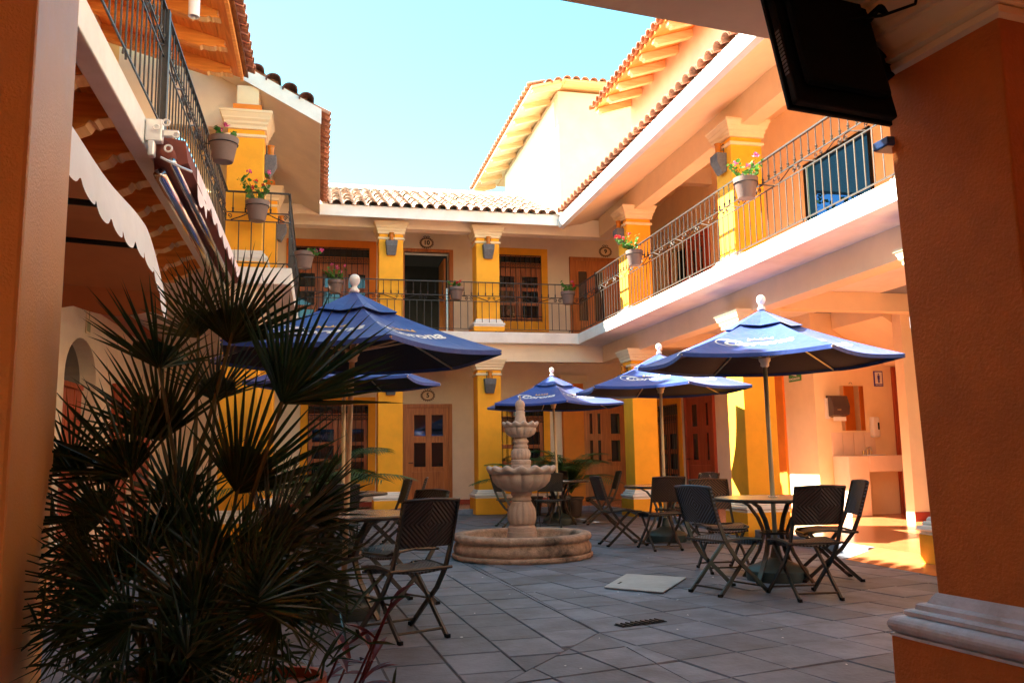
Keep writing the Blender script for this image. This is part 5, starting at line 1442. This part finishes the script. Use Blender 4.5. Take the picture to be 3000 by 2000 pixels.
# ================================================================== PLANTS
fp = thing('fan_palm', 'dense dark fan palm filling the lower left foreground', 'palm', (-0.42, 2.98, 0.2))
base = Vector((-0.42, 2.98, 0.42))
FANS = [(-0.55, 3.18, 1.46, 92, 150, 0.33), (-0.3, 3.01, 1.53, 82, 130, 0.38), (-0.12, 2.9, 1.32, 58, 115, 0.43), (-0.38, 3.37, 1.36, 85, 140, 0.27), (-0.54, 3.22, 1.21, 100, 130, 0.37), (-0.46, 3.45, 1.61, 100, 140, 0.32), (-0.82, 3.19, 1.12, 100, 200, 0.24), (-0.26, 2.97, 1.03, 65, 120, 0.4), (-0.6, 3.04, 1.09, 125, 140, 0.36), (-0.66, 2.97, 0.96, 150, 160, 0.29), (-0.47, 3.13, 1.0, 90, 160, 0.33), (-0.04, 2.88, 0.96, 15, 110, 0.27), (-0.14, 2.76, 0.89, 35, 140, 0.32), (-0.68, 2.89, 0.84, 180, 160, 0.23), (-0.5, 2.74, 0.83, 140, 180, 0.28), (-0.32, 2.81, 0.83, 95, 180, 0.32), (-0.05, 2.7, 0.78, 5, 140, 0.23), (-0.68, 2.8, 0.68, 200, 160, 0.19), (-0.51, 2.66, 0.68, 175, 190, 0.26), (-0.33, 2.62, 0.72, 95, 200, 0.29), (-0.18, 2.58, 0.73, 55, 170, 0.26), (-0.44, 2.93, 0.89, 120, 170, 0.32), (-0.21, 2.68, 0.79, 30, 150, 0.28), (-0.84, 3.11, 0.97, 170, 150, 0.17), (-0.58, 2.72, 0.77, 160, 160, 0.25)]
rr = random.Random(5)
for i in range(5):
    FANS.append((rr.uniform(-.75, -.05), rr.uniform(2.6, 3.3), rr.uniform(.5, .95), rr.uniform(-20, 200), 180, rr.uniform(.2, .3)))
def fan(mb, hub, mean, spread, R, face, n=26):
    """fan leaf: folded blades radiating from the hub; 'face' is the leaf normal"""
    face = face.normalized()
    Xa = Vector((1, 0, 0)); Xa = (Xa - face * Xa.dot(face)).normalized(); Za = face.cross(Xa)
    if Za.z < 0: Za = -Za
    tips = []
    for k in range(n):
        a = math.radians(mean + (k / (n - 1) - .5) * spread)
        d = Xa * math.cos(a) + Za * math.sin(a) + face * rr.uniform(-.08, .08) + face * .22 * math.sin(PI * k / (n - 1))
        L = R * (.80 + .2 * math.sin(PI * k / (n - 1))) * rr.uniform(.88, 1.04)
        # web part
        mb.blade(hub, d, L, R * .034, face + Vector((rr.uniform(-.5, .5), 0, rr.uniform(-.5, .5))), droop=max(0, rr.gauss(.03, .06)), seg=5, fold=.5)
        tips.append(Vector(hub) + d.normalized() * L * rr.uniform(.30, .38))
    mb.add([Vector(hub)] + [t_ + face * (.006 if j_ % 2 else -.006) for j_, t_ in enumerate(tips)], [(0, j_ + 1, j_ + 2) for j_ in range(len(tips) - 1)])
for i, (hx, hy, hz, mean, spread, R) in enumerate(FANS):
    hub = Vector((hx, hy, hz))
    q = MB()
    face = Vector((rr.uniform(-.7, .7), -1, rr.uniform(-.5, .7)))
    fan(q, hub, mean, spread * .95, R * 1.16, face, n=rr.randint(23, 31))
    bl = i in (3, 12, 31)
    lf_ = part('palm_leaf', q, M_PALMB if bl else M_PALM, fp)
    b0 = base + Vector((rr.uniform(-.12, .12), rr.uniform(-.1, .1), rr.uniform(0, .15)))
    md = Vector((math.cos(math.radians(mean)), 0, math.sin(math.radians(mean))))
    mid = b0.lerp(hub, .55) + Vector((0, 0, .06)) - md * .02
    part('stalk', MB().tube([b0, mid, hub, hub + md * R * .1], [.011, .008, .006, .003], 6), M_PETI, lf_)
q = MB()
for i in range(40):
    a = rr.uniform(0, 2 * PI); z = .22 + rr.random() * .33
    q.blade((base.x + .07 * math.cos(a), base.y + .07 * math.sin(a), z), (math.cos(a) * .5, math.sin(a) * .5, 1), .12, .05, (math.cos(a), math.sin(a), 0))
q.lathe([(.09, .15), (.10, .3), (.085, .5), (.06, .6)], (base.x, base.y, 0), 12)
part('trunk', q, M_BARK, fp)
q = MB()
for i in range(680):
    c = Vector((rr.gauss(-.34, .20), rr.gauss(2.85, .15), rr.uniform(.30, .72)))
    d = Vector((rr.gauss(0, .7), rr.gauss(0, .5), rr.uniform(.1, 1)))
    q.blade(c, d, rr.uniform(.08, .2), .013, Vector((rr.gauss(0, 1), -1, rr.gauss(0, .5))), droop=.2, seg=3)
part('undergrowth_blades', q, M_PALM, fp, kind='stuff')
t = thing('plant_pot', 'large dark pot at the bottom left holding the fan palm', 'pot', (-.42, 2.98, 0))
part('pot', MB().lathe([(.16, 0), (.20, .02), (.27, .40), (.29, .41), (.29, .46), (.26, .46), (.25, .42), (.0, .41)], (-.42, 2.98, 0), 30, cap=False), M_DPOT, t, smooth=True, angle=30)
part('soil', MB().lathe([(.25, .42), (.01, .43)], (-.42, 2.98, 0), 20, cap=False), M_SOIL, t)
t = thing('plant_pot', 'small terracotta pot at the bottom edge right of the dark pot', 'pot', (-.12, 2.86, 0))
part('pot', MB().lathe([(.09, .10), (.10, .11), (.135, .42), (.145, .43), (.145, .47), (.125, .47), (.12, .44), (.0, .44)], (-.11, 2.86, 0), 26, cap=False).lathe([(.13, 0), (.13, .1)], (-.11, 2.86, 0), 20), M_TPOT, t, smooth=True, angle=30)
def cordyline(x, y, z, label, n, H, seed):
    r2 = random.Random(seed)
    t = thing('red_leaved_plant', label, 'plant', (x, y, z))
    st = MB()
    for i in range(n):
        a = r2.uniform(-2.2, .9); L = r2.uniform(.25, 1) * H
        b = Vector((x + r2.uniform(-.08, .08), y + r2.uniform(-.08, .08), z))
        e = b + Vector((math.cos(a) * .35 * L + .05, math.sin(a) * .25 * L, L))
        st.tube([b, b.lerp(e, .5) + Vector((0, 0, .03)), e], .004, 4)
        q = MB()
        for k in range(6):
            p = b.lerp(e, .35 + .13 * k); aa = r2.uniform(0, 2 * PI)
            q.blade(p, (math.cos(aa), math.sin(aa) * .7, r2.uniform(-.1, .9)), r2.uniform(.10, .19), r2.uniform(.032, .052), (0, 0, 1), droop=.25, seg=5, fold=.4)
        part('leaf_cluster', q, M_CORD, t, kind='stuff')
    part('stems', st, M_CORD, t)
cordyline(-.06, 3.0, .0, 'dark red leafy plant beside the palm, against the parasol base', 14, .66, 3)
cordyline(-.02, 3.2, .0, 'low dark red plant spreading at the bottom edge right of the palm', 14, .42, 9)
def feather_palm(x, y, z0, label, n, H, seed, dirs=None, pot=True):
    r2 = random.Random(seed)
    t = thing('feather_palm', label, 'palm', (x, y, z0))
    for i in range(n):
        a = r2.uniform(0, 2 * PI) if dirs is None else dirs[i % len(dirs)]
        L = H * r2.uniform(.75, 1.05); el = r2.uniform(.6, 1.35)
        D = Vector((math.cos(a), math.sin(a) * .8, 0)); pts = []
        for k in range(9):
            s_ = k / 8; pts.append(Vector((x, y, z0)) + D * (L * .75 * math.cos(el) * s_ + L * .35 * s_ ** 2) + Vector((0, 0, L * (math.sin(el) * s_ - .45 * s_ ** 2.4))))
        q = MB(); q.tube(pts, [.010, .009, .008, .007, .006, .005, .004, .003, .002], 4)
        for k in range(2, 40):
            s_ = k / 40 * 8; j = min(int(s_), 7); p = pts[j].lerp(pts[j + 1], s_ - j); tg = (pts[j + 1] - pts[j]).normalized()
            for sg in (-1, 1):
                sd = tg.cross(Vector((0, 0, 1))).normalized() * sg
                ll = L * .30 * math.sin(PI * min(1, (k + 4) / 46)) ** .7
                q.blade(p, sd + tg * .7 + Vector((0, 0, .15)), ll * 1.15, .026, (0, 0, 1), droop=.3, seg=3)
        part('frond', q, M_ARECA, t)
    if pot:
        part('pot', MB().lathe([(.14, 0), (.18, .02), (.22, .33), (.24, .34), (.24, .38), (.20, .38), (.0, .36)], (x, y, 0), 22, cap=False), M_DPOT, t, smooth=True, angle=30)
    return t
feather_palm(-.15, 12.6, .35, 'tall feathery palm between the left parasol poles and the grilled window', 17, 1.95, 4)
feather_palm(4.75, 16.0, .45, 'feathery potted palm behind the far table, in front of the double wooden door', 20, 1.55, 6)
feather_palm(4.1, 16.6, .45, 'smaller feathery palm right of the fountain, in front of the yellow grilled window', 15, 1.35, 12)

# ================================================================== BEYOND THE RIGHT WING (added behind the blue window in place of its reflections)
def bg_tree(x, y, z1, w, label, seed):
    r3 = random.Random(seed)
    t = thing('tree', label, 'tree', (x, y, 0), 'trees beyond the right wing')
    part('trunk', MB().tube([(x, y, 0), (x + .1, y, z1 * .4), (x - .1, y + .1, z1 * .7), (x, y, z1 * .9)], [.22, .17, .11, .04], 8), M_BARK, t)
    q = MB()
    cl = [(r3.gauss(0, w * .42), r3.gauss(0, w * .42), r3.uniform(.45, 1.0) * z1) for _ in range(34)]
    for c in cl:
        for _ in range(75):
            p = Vector((x + c[0] + r3.gauss(0, w * .13), y + c[1] + r3.gauss(0, w * .13), c[2] + r3.gauss(0, w * .10)))
            n_ = Vector((r3.gauss(0, 1), r3.gauss(0, 1), r3.gauss(0, 1))).normalized(); u = n_.orthogonal().normalized() * .12; v = n_.cross(u) * .6
            q.quad(p + u, p + v, p - u, p - v)
    part('crown', q, M_LEAFBG, t)
bg_tree(17.7, 27.5, 12.0, 2.2, 'leafy tree showing at the left of the tinted upstairs window', 3)
bg_tree(20.6, 27.0, 10.2, 2.6, 'lower tree showing at the right of the tinted upstairs window', 8)
gw = thing('garden_wall', 'plain grey wall seen through the bottom of the tinted upstairs window', 'wall', (17, 23, 0))
part('wall', MB().box(13.5, 22.4, 0, 22, 22.7, 7.2), mat('grey_render', (.30, .27, .25), .9), gw)

# fallen petals on the paving
q = MB(); r4 = random.Random(21)
for _ in range(46):
    x_, y_ = r4.uniform(0.6, 5.0), r4.uniform(3.6, 9.5); a_ = r4.uniform(0, 6.3); e_ = r4.uniform(.005, .011)
    p_ = [(x_ + e_ * math.cos(a_ + k * 1.26) * (1.5 if k == 0 else 1), y_ + e_ * math.sin(a_ + k * 1.26), .004 + .003 * (k % 2)) for k in range(5)]
    q.add(p_, [(0, 1, 2, 3, 4)])
tag(part('fallen_petals', q, M_PRINTW, None, kind='stuff'), 'tiny pale petals scattered over the grey paving', 'petals')
